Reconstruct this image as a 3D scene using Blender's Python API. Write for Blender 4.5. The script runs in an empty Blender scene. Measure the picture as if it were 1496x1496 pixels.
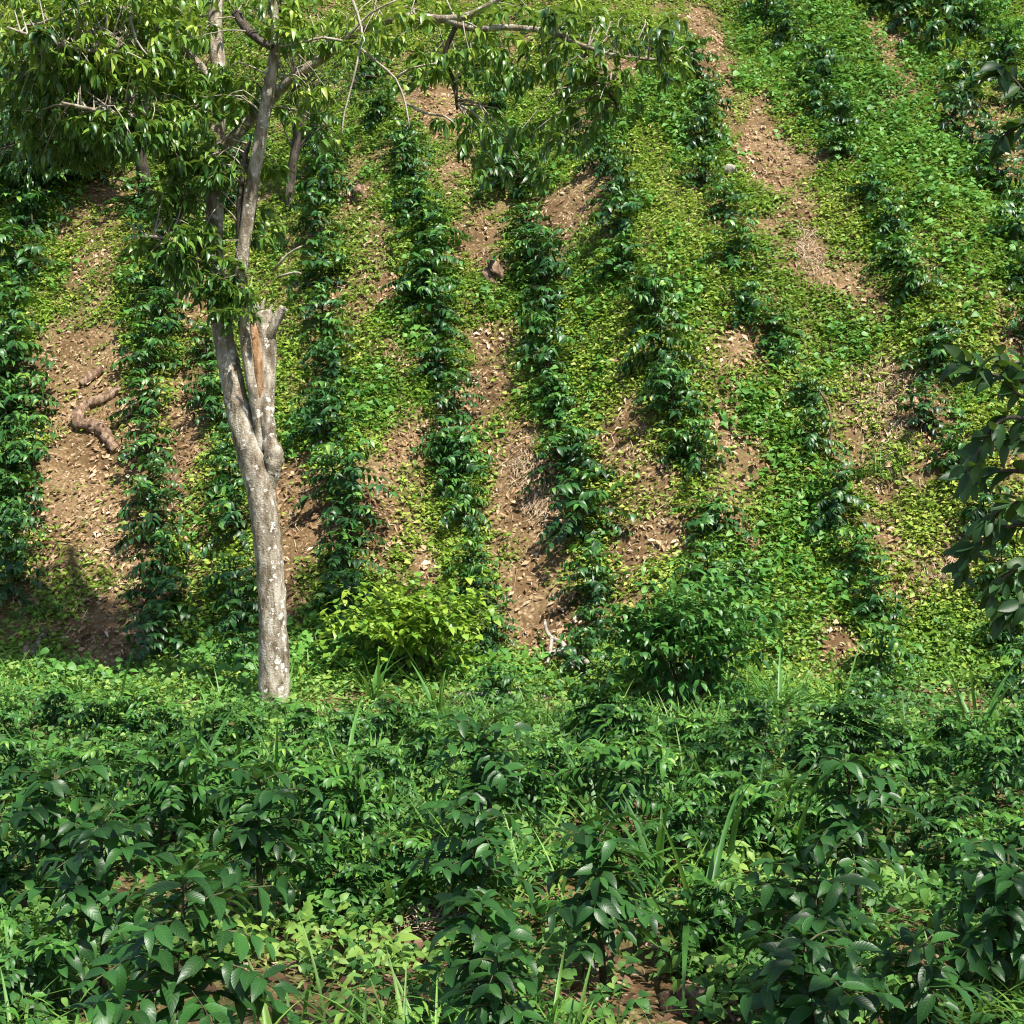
import bpy, math, random
import numpy as np
from mathutils import Vector, Matrix, Euler

R = math.radians
sc = bpy.context.scene
col = sc.collection
rng = np.random.default_rng(7)
random.seed(7)

# ------------------------------------------------------------------ camera, world, sun, exposure
FPX, CXY, CAMZ, PITCH = 2055.0, 748.0, 2.8, -0.585
cam_d = bpy.data.cameras.new('camera')
cam_d.sensor_width = 36.0
cam_d.lens = 36.0 * FPX / 1496.0
cam_d.clip_start = 0.05
cam_d.clip_end = 500
cam = bpy.data.objects.new('camera', cam_d)
cam.location = (0, 0, CAMZ)
cam.rotation_euler = (R(90 + PITCH), 0, 0)
col.objects.link(cam)
sc.camera = cam

SUN_DIR = Vector((0.34, -0.42, 0.84)).normalized()
world = bpy.data.worlds.new('World')
sc.world = world
world.use_nodes = True
wn = world.node_tree
sky = wn.nodes.new('ShaderNodeTexSky')
sky.sky_type = 'NISHITA'
sky.sun_disc = False
sky.sun_elevation = math.asin(SUN_DIR.z)
sky.sun_rotation = math.atan2(SUN_DIR.x, SUN_DIR.y)
wn.links.new(sky.outputs[0], wn.nodes['Background'].inputs[0])
wn.nodes['Background'].inputs[1].default_value = 0.09
sun_d = bpy.data.lights.new('sun', 'SUN')
sun_d.energy = 5.0
sun_d.angle = R(0.9)
sun_d.color = (1.0, 0.95, 0.86)
sun = bpy.data.objects.new('sun', sun_d)
sun.rotation_euler = SUN_DIR.to_track_quat('Z', 'Y').to_euler()
sun.location = (10, -5, 30)
col.objects.link(sun)
sc.view_settings.view_transform = 'Standard'
sc.view_settings.look = 'None'
sc.view_settings.gamma = 1.0
sc.view_settings.exposure = 1.1
sc.view_settings.use_curve_mapping = False
sc.cycles.filter_width = 1.1

# ------------------------------------------------------------------ numeric helpers
_tab = np.random.default_rng(3).random((256, 256))
def vnoise(x, y):
    x = np.asarray(x, float); y = np.asarray(y, float)
    xi = np.floor(x).astype(int); yi = np.floor(y).astype(int)
    fx = x - xi; fy = y - yi
    fx = fx * fx * (3 - 2 * fx); fy = fy * fy * (3 - 2 * fy)
    a = _tab[xi & 255, yi & 255]; b = _tab[(xi + 1) & 255, yi & 255]
    c = _tab[xi & 255, (yi + 1) & 255]; d = _tab[(xi + 1) & 255, (yi + 1) & 255]
    return (a * (1 - fx) + b * fx) * (1 - fy) + (c * (1 - fx) + d * fx) * fy

def terrain(x, y):
    x = np.asarray(x, float); y = np.asarray(y, float)
    ys = 20.6 - 0.11 * x + 0.9 * (vnoise(x * 0.35 + 9, y * 0 + 3) - 0.5)
    s = y - ys
    up = (s + np.sqrt(s * s + 0.8)) * 0.5
    z = 0.93 * up
    amp = np.clip(up / 4.0, 0, 1)
    z = z + amp * (0.55 * np.sin(x * 0.23 + 0.8) + 0.9 * (vnoise(x * 0.22 + 40, y * 0.22) - 0.5))
    z = z + 0.28 * (vnoise(x * 0.9, y * 0.9 + 20) - 0.5) + 0.10 * (vnoise(x * 2.7 + 5, y * 2.7) - 0.5)
    return z - 0.02

_cp, _sp = math.cos(R(PITCH)), math.sin(R(PITCH))
def ray(px, py):
    a = (px - CXY) / FPX; b = (CXY - py) / FPX
    return np.array([a, _cp - b * _sp, _sp + b * _cp])
def at(px, py, d):
    r = ray(px, py)
    return np.array([0, 0, CAMZ]) + r * (d / r[1])
_T = np.linspace(3, 75, 3600)
def hit(px, py, h=0.0):
    r = ray(px, py)
    X = r[0] * _T; Y = r[1] * _T; Z = CAMZ + r[2] * _T
    k = np.nonzero(Z <= terrain(X, Y) + h)[0]
    i = k[0] if len(k) else len(_T) - 1
    return np.array([X[i], Y[i], float(terrain(X[i], Y[i]))])

def nrm(v):
    v = np.asarray(v, float)
    return v / (np.linalg.norm(v, axis=-1, keepdims=True) + 1e-9)

# ------------------------------------------------------------------ mesh helpers
def mesh_np(name, V, faces_list, mat, tint=None, uv=None, smooth=True):
    """V (n,3); faces_list: list of int arrays (m,k)."""
    me = bpy.data.meshes.new(name)
    V = np.ascontiguousarray(V, dtype=np.float32)
    me.vertices.add(len(V)); me.vertices.foreach_set('co', V.ravel())
    li = np.concatenate([f.ravel() for f in faces_list]).astype(np.int32)
    cnt = np.concatenate([np.full(len(f), f.shape[1], np.int32) for f in faces_list])
    st = np.concatenate([[0], np.cumsum(cnt)[:-1]]).astype(np.int32)
    me.loops.add(len(li)); me.loops.foreach_set('vertex_index', li)
    me.polygons.add(len(cnt)); me.polygons.foreach_set('loop_start', st)
    try: me.polygons.foreach_set('loop_total', cnt)
    except Exception: pass
    if smooth:
        me.polygons.foreach_set('use_smooth', np.ones(len(cnt), bool))
    if tint is not None:
        a = me.attributes.new('tint', 'FLOAT', 'POINT'); a.data.foreach_set('value', np.ascontiguousarray(tint, np.float32))
    if uv is not None:
        a = me.attributes.new('luv', 'FLOAT_VECTOR', 'POINT'); a.data.foreach_set('vector', np.ascontiguousarray(uv, np.float32).ravel())
    me.update(calc_edges=True); me.validate()
    me.materials.append(mat)
    return me

def obj(name, me, parent=None, kind=None):
    o = bpy.data.objects.new(name, me)
    col.objects.link(o)
    if parent is not None: o.parent = parent
    if kind: o['kind'] = kind
    return o
def tag(o, label, cat, group=None):
    o['label'] = label; o['category'] = cat
    if group: o['group'] = group
    return o
def empty(name, loc, rz=0.0, s=1.0, label=None, cat=None, group=None):
    o = bpy.data.objects.new(name, None)
    o.empty_display_size = 0.2
    col.objects.link(o)
    o.location = tuple(loc); o.rotation_euler = (0, 0, rz); o.scale = (s, s, s)
    if label: tag(o, label, cat, group)
    return o

# leaf templates: rows of (u, halfwidth); returns V(u,v,w), tri/quads, uv
def leaf_tpl(rows, droop, fold=0.12, wave=0.0, curl=0.0, ph=0.0):
    V = []; UV = []; tris = []; quads = []
    prev = None
    for i, (u, h) in enumerate(rows):
        wz = -droop * u * u
        if h <= 0:
            V.append((u * (1 - 0.25 * droop * u), 0, wz)); UV.append((u, 0, 0)); cur = [len(V) - 1]
        else:
            ids = []
            for sgn in (-1, 0, 1):
                ww = wz + (fold * h if sgn else 0) + (wave * math.sin(u * 26 + ph + sgn) if sgn else 0)
                V.append((u * (1 - 0.25 * droop * u), sgn * h, ww)); UV.append((u, sgn, 0)); ids.append(len(V) - 1)
            cur = ids
        if prev is not None:
            if len(prev) == 1 and len(cur) == 3:
                tris += [(prev[0], cur[1], cur[0]), (prev[0], cur[2], cur[1])]
            elif len(prev) == 3 and len(cur) == 3:
                quads += [(prev[0], prev[1], cur[1], cur[0]), (prev[1], prev[2], cur[2], cur[1])]
            elif len(prev) == 3:
                tris += [(prev[0], prev[1], cur[0]), (prev[1], prev[2], cur[0])]
        prev = cur
    fl = [np.array(tris, int)]
    if quads: fl.append(np.array(quads, int))
    return np.array(V, float), fl, np.array(UV, float)

FAR = [(0, 0), (.3, .5), (.65, .45), (1, 0)]
NEAR = [(0, 0), (.1, .22), (.24, .42), (.4, .5), (.56, .49), (.72, .38), (.87, .19), (1, 0)]
T_coffee = [leaf_tpl(FAR, d) for d in (.25, .5, .8)]
T_near = [leaf_tpl(NEAR, d, .16, .018, ph=p) for d, p in ((.1, 0), (.22, 1), (.34, 2), (.5, 3), (.75, 4))]
T_rh = [(np.array([(0, 0, 0), (.45, -.5, .1), (1, 0, -d), (.45, .5, .1)], float), [np.array([(0, 2, 1), (0, 3, 2)])], np.array([(0, 0, 0), (.5, -1, 0), (1, 0, 0), (.5, 1, 0)], float)) for d in (.05, .3)]
T_dia = [leaf_tpl([(0, 0), (.45, .5), (1, 0)], d, .2) for d in (.1, .4)]
T_heart = [leaf_tpl([(0, 0), (.16, .46), (.5, .42), (1, 0)], d, .14) for d in (.15, .45)]
T_ovate = [leaf_tpl([(0, 0), (.08, .25), (.22, .45), (.42, .5), (.62, .4), (.82, .2), (1, 0)], d, .2, .012, ph=d * 9) for d in (.15, .4, .65)]
T_mix = T_heart + [T_coffee[0], T_coffee[1]] + [leaf_tpl([(0, 0), (.25, .3), (.6, .26), (1, 0)], .5, .2)]
def blade_tpl(droop, n=7):
    rows = [(0, .3)] + [(i / n, .5 * (1 - (i / n) ** 2.5) + .02) for i in range(1, n)] + [(1, 0)]
    V = []; 
    # circular-arc bend
    out = leaf_tpl(rows, 0, .35)
    P = out[0].copy()
    u = P[:, 0].copy(); ang = droop * u
    x = np.where(abs(droop) < 1e-3, u, np.sin(ang) / max(droop, 1e-3))
    z = np.where(abs(droop) < 1e-3, 0, -(1 - np.cos(ang)) / max(droop, 1e-3))
    P[:, 2] = z + P[:, 2] * .04 * np.cos(ang); P[:, 0] = x
    return P, out[1], out[2]
T_blade = [blade_tpl(d) for d in (.5, 1.1, 1.7, 2.3)]

class Leaves:
    """collects leaf placements; bakes them to one mesh or to separate objects"""
    def __init__(s): s.P = []; s.F = []; s.U = []; s.L = []; s.W = []; s.T = []
    def add(s, p, f, u, l, w, t): s.P.append(p); s.F.append(f); s.U.append(u); s.L.append(l); s.W.append(w); s.T.append(t)
    def arrays(s):
        P = np.array(s.P, float); F = nrm(np.array(s.F, float)); U = np.array(s.U, float)
        return P, F, U, np.array(s.L, float), np.array(s.W, float), np.array(s.T, float)

def frames(F, U):
    F = nrm(F); S = nrm(np.cross(U, F)); U = np.cross(F, S)
    return F, S, U

def bake(name, P, F, U, L, W, T, tpls, mat, rg=rng):
    F, S, U = frames(F, U)
    which = rg.integers(0, len(tpls), len(P))
    Vs, fl, tt, uu = [], {}, [], []
    base = 0
    for k, (tv, tf, tuv) in enumerate(tpls):
        m = which == k
        n = int(m.sum())
        if n == 0: continue
        V = (P[m][:, None, :] + tv[None, :, 0, None] * (F[m] * L[m][:, None])[:, None, :]
             + tv[None, :, 1, None] * (S[m] * W[m][:, None])[:, None, :]
             + tv[None, :, 2, None] * (U[m] * L[m][:, None])[:, None, :])
        Vs.append(V.reshape(-1, 3))
        off = base + np.arange(n)[:, None, None] * len(tv)
        for f in tf:
            fl.setdefault(f.shape[1], []).append((f[None] + off).reshape(-1, f.shape[1]))
        tt.append(np.repeat(T[m], len(tv)))
        uu.append(np.tile(tuv, (n, 1)))
        base += n * len(tv)
    return mesh_np(name, np.concatenate(Vs), [np.concatenate(v) for v in fl.values()], mat, np.concatenate(tt), np.concatenate(uu))

_leafmesh = {}
def leaf_objects(parent, lv, tpls, mat, key, name='leaf'):
    if key not in _leafmesh:
        _leafmesh[key] = [mesh_np(name, t[0], t[1], mat, np.zeros(len(t[0])), t[2]) for t in tpls]
    ms = _leafmesh[key]
    P, F, U, L, W, T = lv.arrays()
    F, S, U = frames(F, U)
    for i in range(len(P)):
        o = bpy.data.objects.new(name, ms[random.randrange(len(ms))])
        col.objects.link(o)
        o.parent = parent
        o.matrix_basis = Matrix(((F[i][0] * L[i], S[i][0] * W[i], U[i][0] * L[i], P[i][0]),
                                 (F[i][1] * L[i], S[i][1] * W[i], U[i][1] * L[i], P[i][1]),
                                 (F[i][2] * L[i], S[i][2] * W[i], U[i][2] * L[i], P[i][2]), (0, 0, 0, 1)))
        o.color = (T[i], 0, 0, 1)

class Tubes:
    def __init__(s): s.V = []; s.Q = []; s.n = 0; s.C = []
    def add(s, pts, rad, sides=6, rough=0.0, cap=True, smoothn=0):
        pts = np.array(pts, float); rad = np.array(rad, float)
        if np.ndim(rad) == 0 or len(np.atleast_1d(rad)) == 1: rad = np.full(len(pts), float(rad))
        if smoothn:
            t = np.arange(len(pts)); tn = np.linspace(0, len(pts) - 1, (len(pts) - 1) * smoothn + 1)
            # Catmull-Rom
            q = []
            for tv in tn:
                i = min(int(tv), len(pts) - 2); f = tv - i
                p0 = pts[max(i - 1, 0)]; p1 = pts[i]; p2 = pts[i + 1]; p3 = pts[min(i + 2, len(pts) - 1)]
                q.append(.5 * ((2 * p1) + (-p0 + p2) * f + (2 * p0 - 5 * p1 + 4 * p2 - p3) * f * f + (-p0 + 3 * p1 - 3 * p2 + p3) * f ** 3))
            rad = np.interp(tn, t, rad); pts = np.array(q)
        tg = nrm(np.gradient(pts, axis=0))
        ref = np.array([0.0, 1.0, 0.12]) if abs(tg[0][1]) < .8 else np.array([1.0, 0, 0])
        a = np.linspace(0, 2 * math.pi, sides, endpoint=False)
        n = len(pts)
        for i in range(n):
            b = nrm(np.cross(tg[i], ref)); c = np.cross(b, tg[i])
            r = rad[i] * (1 + rough * (rng.random(sides) - .5)) if rough else np.full(sides, rad[i])
            s.V.append(pts[i] + r[:, None] * (np.cos(a)[:, None] * b + np.sin(a)[:, None] * c))
        k = np.arange(sides); k2 = (k + 1) % sides
        for i in range(n - 1):
            o = s.n + i * sides
            s.Q.append(np.stack([o + k, o + k2, o + sides + k2, o + sides + k], 1))
        if cap:
            for (o, p, rev) in ((s.n, pts[0], True), (s.n + (n - 1) * sides, pts[-1], False)):
                s.V.append(p[None]); ci = s.n + n * sides + (0 if rev else 1)
                tri = np.stack([o + k, o + k2, np.full(sides, ci)], 1)
                s.C.append(tri[:, ::-1] if rev else tri)
            s.n += 2
        s.n += n * sides
    def mesh(s, name, mat, smooth=True):
        fl = [np.concatenate(s.Q)]
        if s.C: fl.append(np.concatenate(s.C))
        return mesh_np(name, np.concatenate(s.V), fl, mat, smooth=smooth)

# ------------------------------------------------------------------ materials
def nt(name):
    m = bpy.data.materials.new(name); m.use_nodes = True
    n = m.node_tree.nodes; l = m.node_tree.links
    return m, n, l, n['Principled BSDF'], n['Material Output']
def ramp(n, stops, interp='LINEAR'):
    r = n.new('ShaderNodeValToRGB'); r.color_ramp.interpolation = interp
    e = r.color_ramp.elements
    while len(e) < len(stops): e.new(0.5)
    for i, (p, c) in enumerate(stops):
        e[i].position = p; e[i].color = (*c, 1)
    return r
def math_n(n, l, op, a, b=None, c=None):
    m = n.new('ShaderNodeMath'); m.operation = op
    for i, v in enumerate((a, b, c)):
        if v is None: continue
        if isinstance(v, (int, float)): m.inputs[i].default_value = v
        else: l.new(v, m.inputs[i])
    return m.outputs[0]

def leaf_mat(name, stops, rough=0.35, trans=0.25, trans_col=(0.25, 0.4, 0.06), spec=0.5, veins=0.0, randw=0.35):
    m, n, l, bs, out = nt(name)
    at_ = n.new('ShaderNodeAttribute'); at_.attribute_name = 'tint'
    oi = n.new('ShaderNodeObjectInfo')
    sep = n.new('ShaderNodeSeparateColor'); l.new(oi.outputs['Color'], sep.inputs[0])
    tex = n.new('ShaderNodeTexNoise'); tex.inputs['Scale'].default_value = 9
    geo = n.new('ShaderNodeNewGeometry'); l.new(geo.outputs['Position'], tex.inputs['Vector'])
    ri = math_n(n, l, 'MULTIPLY', oi.outputs['Random'], randw)
    a = math_n(n, l, 'ADD', at_.outputs['Fac'], ri)
    nz = math_n(n, l, 'MULTIPLY_ADD', tex.outputs[0], .25, -.125)
    a = math_n(n, l, 'ADD', a, nz)
    cr = ramp(n, stops); l.new(a, cr.inputs[0])
    colr = cr.outputs[0]
    luv = n.new('ShaderNodeAttribute'); luv.attribute_name = 'luv'
    sx = n.new('ShaderNodeSeparateXYZ'); l.new(luv.outputs['Vector'], sx.inputs[0])
    av = math_n(n, l, 'ABSOLUTE', sx.outputs[1])
    if veins > 0:
        ph = math_n(n, l, 'MULTIPLY', sx.outputs[0], 58)
        ph = math_n(n, l, 'MULTIPLY_ADD', av, -13, ph)
        w = math_n(n, l, 'SINE', ph)
        w = math_n(n, l, 'MULTIPLY_ADD', w, .5, .5)
        rib = math_n(n, l, 'LESS_THAN', av, .05)
        w2 = math_n(n, l, 'MAXIMUM', math_n(n, l, 'POWER', w, 5), rib)
        mx = n.new('ShaderNodeMix'); mx.data_type = 'RGBA'; mx.blend_type = 'MIX'
        l.new(math_n(n, l, 'MULTIPLY', w2, .12), mx.inputs[0]); l.new(colr, mx.inputs[6]); mx.inputs[7].default_value = (.16, .26, .06, 1)
        colr = mx.outputs[2]
        bp = n.new('ShaderNodeBump'); bp.inputs['Strength'].default_value = veins; bp.inputs['Distance'].default_value = 0.006
        l.new(w, bp.inputs['Height']); l.new(bp.outputs[0], bs.inputs['Normal'])
    l.new(colr, bs.inputs['Base Color'])
    bs.inputs['Roughness'].default_value = rough
    bs.inputs['Specular IOR Level'].default_value = spec
    tr = n.new('ShaderNodeBsdfTranslucent')
    mx2 = n.new('ShaderNodeMix'); mx2.data_type = 'RGBA'; mx2.blend_type = 'MIX'; mx2.inputs[0].default_value = .6
    l.new(colr, mx2.inputs[6]); mx2.inputs[7].default_value = (*trans_col, 1); l.new(mx2.outputs[2], tr.inputs[0])
    mix = n.new('ShaderNodeMixShader'); mix.inputs[0].default_value = trans
    l.new(bs.outputs[0], mix.inputs[1]); l.new(tr.outputs[0], mix.inputs[2]); l.new(mix.outputs[0], out.inputs[0])
    return m

M = {}
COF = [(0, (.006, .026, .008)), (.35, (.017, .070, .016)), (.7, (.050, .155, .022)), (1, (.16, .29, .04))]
COF_LIGHTENED = [(0, (.008, .034, .009)), (.35, (.024, .092, .018)), (.7, (.062, .18, .024)), (1, (.17, .30, .04))]  # same coffee leaf, colours lightened to offset shade on the nearer bushes
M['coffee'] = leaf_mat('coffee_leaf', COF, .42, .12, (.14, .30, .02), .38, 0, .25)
M['coffee_near'] = leaf_mat('coffee_leaf_close', COF_LIGHTENED, .40, .18, (.16, .36, .04), .32, .08, .42)
M['coffee_mid'] = leaf_mat('coffee_leaf_mid', COF_LIGHTENED, .40, .18, (.16, .34, .03), .32, .1, .2)
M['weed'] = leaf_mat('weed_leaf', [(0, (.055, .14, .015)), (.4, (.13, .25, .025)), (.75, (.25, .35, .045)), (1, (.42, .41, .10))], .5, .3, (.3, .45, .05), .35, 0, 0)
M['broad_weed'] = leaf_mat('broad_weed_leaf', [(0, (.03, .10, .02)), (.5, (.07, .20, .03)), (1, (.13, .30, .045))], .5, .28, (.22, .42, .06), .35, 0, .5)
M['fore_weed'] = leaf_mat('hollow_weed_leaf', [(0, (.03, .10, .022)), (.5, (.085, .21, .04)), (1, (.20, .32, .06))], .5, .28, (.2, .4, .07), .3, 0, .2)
M['grass'] = leaf_mat('grass_blade', [(0, (.035, .11, .022)), (.5, (.08, .22, .035)), (1, (.20, .33, .06))], .45, .3, (.25, .45, .06), .4, 0, .6)
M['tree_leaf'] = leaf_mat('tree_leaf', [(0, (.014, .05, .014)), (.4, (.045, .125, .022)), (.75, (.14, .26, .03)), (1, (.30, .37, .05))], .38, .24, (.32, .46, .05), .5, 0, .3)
M['lime_leaf'] = leaf_mat('lime_shrub_leaf', [(0, (.04, .13, .02)), (.5, (.13, .27, .025)), (1, (.30, .40, .05))], .42, .3, (.35, .5, .05), .4, 0, .2)
M['shrub_leaf'] = leaf_mat('shrub_leaf', [(0, (.022, .085, .02)), (.5, (.05, .16, .03)), (1, (.13, .27, .045))], .42, .22, (.2, .4, .05), .4, 0, .2)
M['side_leaf'] = leaf_mat('side_tree_leaf', [(0, (.010, .036, .012)), (.5, (.018, .060, .018)), (1, (.055, .11, .02))], .44, .22, (.2, .34, .03), .26, .03, .8)
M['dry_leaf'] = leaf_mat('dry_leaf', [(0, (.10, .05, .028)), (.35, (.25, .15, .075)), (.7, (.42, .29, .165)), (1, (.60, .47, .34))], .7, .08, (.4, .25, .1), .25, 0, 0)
M['dry_leaf_shaded'] = leaf_mat('dry_leaf_shade_tone', [(0, (.04, .022, .012)), (.5, (.12, .07, .04)), (.85, (.22, .14, .085)), (1, (.42, .32, .22))], .75, .05, (.3, .18, .08), .2, 0, 0)  # darker copy of the dry leaf, the hollow's shade painted into its colour
M['straw'] = leaf_mat('straw', [(0, (.10, .07, .04)), (.5, (.28, .20, .12)), (1, (.5, .42, .3))], .7, .05, (.4, .3, .1), .2, 0, .3)

def bark_mat(name, c1, c2, c3, lichen=None, scale=1.0):
    m, n, l, bs, out = nt(name)
    tc = n.new('ShaderNodeTexCoord')
    mp = n.new('ShaderNodeMapping'); mp.inputs['Scale'].default_value = (1, 1, .35)
    l.new(tc.outputs['Object'], mp.inputs[0])
    n1 = n.new('ShaderNodeTexNoise'); n1.inputs['Scale'].default_value = 9 * scale; n1.inputs['Detail'].default_value = 8; n1.inputs['Roughness'].default_value = .68
    l.new(mp.outputs[0], n1.inputs[0])
    cr = ramp(n, [(.36, c1), (.5, c2), (.62, c3)]); l.new(n1.outputs[0], cr.inputs[0])
    c = cr.outputs[0]
    n3 = n.new('ShaderNodeTexNoise'); n3.inputs['Scale'].default_value = 45 * scale; n3.inputs['Detail'].default_value = 4
    l.new(tc.outputs['Object'], n3.inputs[0])
    if lichen:
        v = n.new('ShaderNodeTexVoronoi'); v.inputs['Scale'].default_value = 10; v.inputs['Randomness'].default_value = 1
        l.new(tc.outputs['Object'], v.inputs[0])
        k = math_n(n, l, 'MULTIPLY_ADD', n3.outputs[0], .9, v.outputs['Distance'])
        n2 = n.new('ShaderNodeTexNoise'); n2.inputs['Scale'].default_value = 5; l.new(tc.outputs['Object'], n2.inputs[0])
        th = math_n(n, l, 'MULTIPLY_ADD', n2.outputs[0], 1.0, .14)
        k = math_n(n, l, 'LESS_THAN', k, th)
        mx = n.new('ShaderNodeMix'); mx.data_type = 'RGBA'
        l.new(math_n(n, l, 'MULTIPLY', k, .75), mx.inputs[0]); l.new(c, mx.inputs[6]); mx.inputs[7].default_value = (*lichen, 1)
        c = mx.outputs[2]
    l.new(c, bs.inputs['Base Color'])
    bs.inputs['Roughness'].default_value = .85
    bs.inputs['Specular IOR Level'].default_value = .25
    b = n.new('ShaderNodeBump'); b.inputs['Strength'].default_value = 1.0; b.inputs['Distance'].default_value = .03
    hsum = math_n(n, l, 'MULTIPLY_ADD', n3.outputs[0], .5, n1.outputs[0])
    l.new(hsum, b.inputs['Height']); l.new(b.outputs[0], bs.inputs['Normal'])
    return m
M['bark'] = bark_mat('pale_bark', (.09, .065, .04), (.24, .20, .145), (.42, .38, .31), (.66, .65, .59))
M['bark_dark'] = bark_mat('dark_bark', (.03, .024, .018), (.07, .055, .04), (.14, .12, .09))
M['stem'] = bark_mat('stem_bark', (.03, .035, .016), (.065, .07, .032), (.12, .12, .06))
M['twig'] = bark_mat('twig_bark', (.18, .15, .11), (.3, .26, .2), (.42, .38, .31))
M['log'] = bark_mat('log_bark', (.06, .035, .02), (.17, .105, .065), (.32, .23, .16), None, 1.3)
M['grey_log'] = bark_mat('weathered_wood', (.16, .13, .1), (.32, .28, .23), (.48, .44, .38), None, 1.3)
M['log_grey_brown'] = bark_mat('old_log', (.05, .038, .026), (.13, .105, .08), (.25, .21, .17), None, 1.6)
M['wood'] = bark_mat('exposed_wood', (.16, .08, .04), (.31, .18, .09), (.42, .29, .18), None, 1.2)

# ground
def ground_mat():
    m, n, l, bs, out = nt('earth_and_litter')
    tc = n.new('ShaderNodeTexCoord'); P = tc.outputs['Object']
    a = n.new('ShaderNodeTexNoise'); a.inputs['Scale'].default_value = .9; a.inputs['Detail'].default_value = 7; a.inputs['Roughness'].default_value = .65; l.new(P, a.inputs[0])
    soil = ramp(n, [(.28, (.05, .026, .012)), (.48, (.12, .074, .033)), (.72, (.24, .165, .083))]); l.new(a.outputs[0], soil.inputs[0])
    v = n.new('ShaderNodeTexVoronoi'); v.inputs['Scale'].default_value = 24; l.new(P, v.inputs[0])
    sep = n.new('ShaderNodeSeparateColor'); l.new(v.outputs['Color'], sep.inputs[0])
    lit = ramp(n, [(0, (.06, .032, .016)), (.45, (.16, .095, .05)), (.8, (.28, .19, .11)), (1, (.42, .32, .21))]); l.new(sep.outputs[0], lit.inputs[0])
    fm = math_n(n, l, 'LESS_THAN', sep.outputs[1], math_n(n, l, 'MULTIPLY_ADD', a.outputs[0], 1.6, -.4))
    mx = n.new('ShaderNodeMix'); mx.data_type = 'RGBA'; l.new(math_n(n, l, 'MULTIPLY', fm, .75), mx.inputs[0]); l.new(soil.outputs[0], mx.inputs[6]); l.new(lit.outputs[0], mx.inputs[7])
    g = n.new('ShaderNodeAttribute'); g.attribute_name = 'tint'
    b2 = n.new('ShaderNodeTexNoise'); b2.inputs['Scale'].default_value = 14; b2.inputs['Detail'].default_value = 5; l.new(P, b2.inputs[0])
    gr = ramp(n, [(.35, (.05, .045, .015)), (.52, (.085, .10, .025)), (.7, (.14, .15, .045))]); l.new(b2.outputs[0], gr.inputs[0])
    mx2 = n.new('ShaderNodeMix'); mx2.data_type = 'RGBA'
    f = math_n(n, l, 'MULTIPLY_ADD', b2.outputs[0], 1.2, -.6); f = math_n(n, l, 'ADD', f, g.outputs['Fac'])
    f.node.use_clamp = True
    l.new(math_n(n, l, 'MULTIPLY', f, .7), mx2.inputs[0]); l.new(mx.outputs[2], mx2.inputs[6]); l.new(gr.outputs[0], mx2.inputs[7])
    l.new(mx2.outputs[2], bs.inputs['Base Color'])
    bs.inputs['Roughness'].default_value = .95; bs.inputs['Specular IOR Level'].default_value = .15
    bp = n.new('ShaderNodeBump'); bp.inputs['Strength'].default_value = .9; bp.inputs['Distance'].default_value = .05
    hh = math_n(n, l, 'MULTIPLY_ADD', sep.outputs[2], .6, b2.outputs[0]); l.new(hh, bp.inputs['Height']); l.new(bp.outputs[0], bs.inputs['Normal'])
    return m
M['ground'] = ground_mat()

# ------------------------------------------------------------------ ground with bare and lush patches
# (photo x, y, rx, ry) read from the photograph, converted once to spots on the ground
BARE = [(110, 760, 95, 200), (90, 560, 60, 90), (150, 300, 45, 50), (150, 900, 110, 80), (270, 660, 30, 130), (440, 790, 30, 110), (120, 400, 35, 40),
        (1035, 70, 28, 70), (1125, 240, 38, 60), (1165, 310, 32, 45), (1180, 370, 26, 40), (712, 530, 40, 75), (770, 700, 48, 70), (785, 800, 34, 60),
        (780, 890, 34, 60), (725, 400, 28, 36), (690, 340, 36, 50), (810, 320, 50, 28), (600, 640, 40, 60), (560, 760, 26, 60), (620, 840, 22, 60), (545, 350, 50, 50), (530, 290, 30, 30),
        (920, 640, 44, 50), (965, 790, 60, 36), (1065, 520, 46, 50), (1080, 650, 34, 60), (1300, 590, 60, 70), (1270, 780, 40, 40), (1310, 870, 50, 50), (1390, 840, 40, 40),
        (1390, 1030, 50, 45), (1190, 985, 60, 22), (1480, 480, 40, 40), (1290, 720, 60, 20), (910, 100, 30, 40), (640, 150, 40, 40), (560, 430, 50, 30), (570, 520, 40, 40),
        (670, 250, 40, 30), (870, 270, 40, 25), (1290, 80, 30, 60), (1240, 420, 40, 30), (1430, 200, 60, 40), (960, 690, 30, 40), (1080, 770, 30, 20), (815, 965, 60, 36),
        (290, 560, 30, 40), (290, 450, 30, 40), (430, 690, 35, 35), (910, 1200, 90, 26), (1380, 1390, 130, 40), (600, 1380, 90, 40), (900, 1440, 90, 45), (1230, 950, 30, 30)]
LUSH = [(550, 590, 50, 55), (455, 640, 45, 40), (1330, 190, 120, 130), (1130, 60, 60, 60), (1200, 30, 60, 40), (950, 160, 70, 60), (1250, 60, 50, 60), (400, 960, 120, 25),
        (1450, 40, 60, 60), (300, 960, 50, 30), (1000, 430, 30, 60), (1180, 760, 60, 110), (1250, 500, 90, 60), (620, 400, 60, 50), (730, 440, 60, 30), (780, 600, 60, 40),
        (1120, 640, 50, 80), (650, 700, 40, 60), (1240, 900, 70, 60), (1430, 330, 70, 110), (90, 420, 60, 30), (600, 480, 30, 30), (560, 310, 60, 60), (870, 440, 40, 90), (1350, 950, 70, 50)]
def patches(lst):
    out = []
    for (x, y, rx, ry) in lst:
        c = hit(x, y); a = hit(x, y - ry); b = hit(x, min(y + ry, 1490))
        out.append((c[0], c[1], rx * 1.0 * c[1] / FPX, max(.15, (a[1] - b[1]) / 2)))
    return np.array(out)
P_bare, P_lush = patches(BARE), patches(LUSH)
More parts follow.
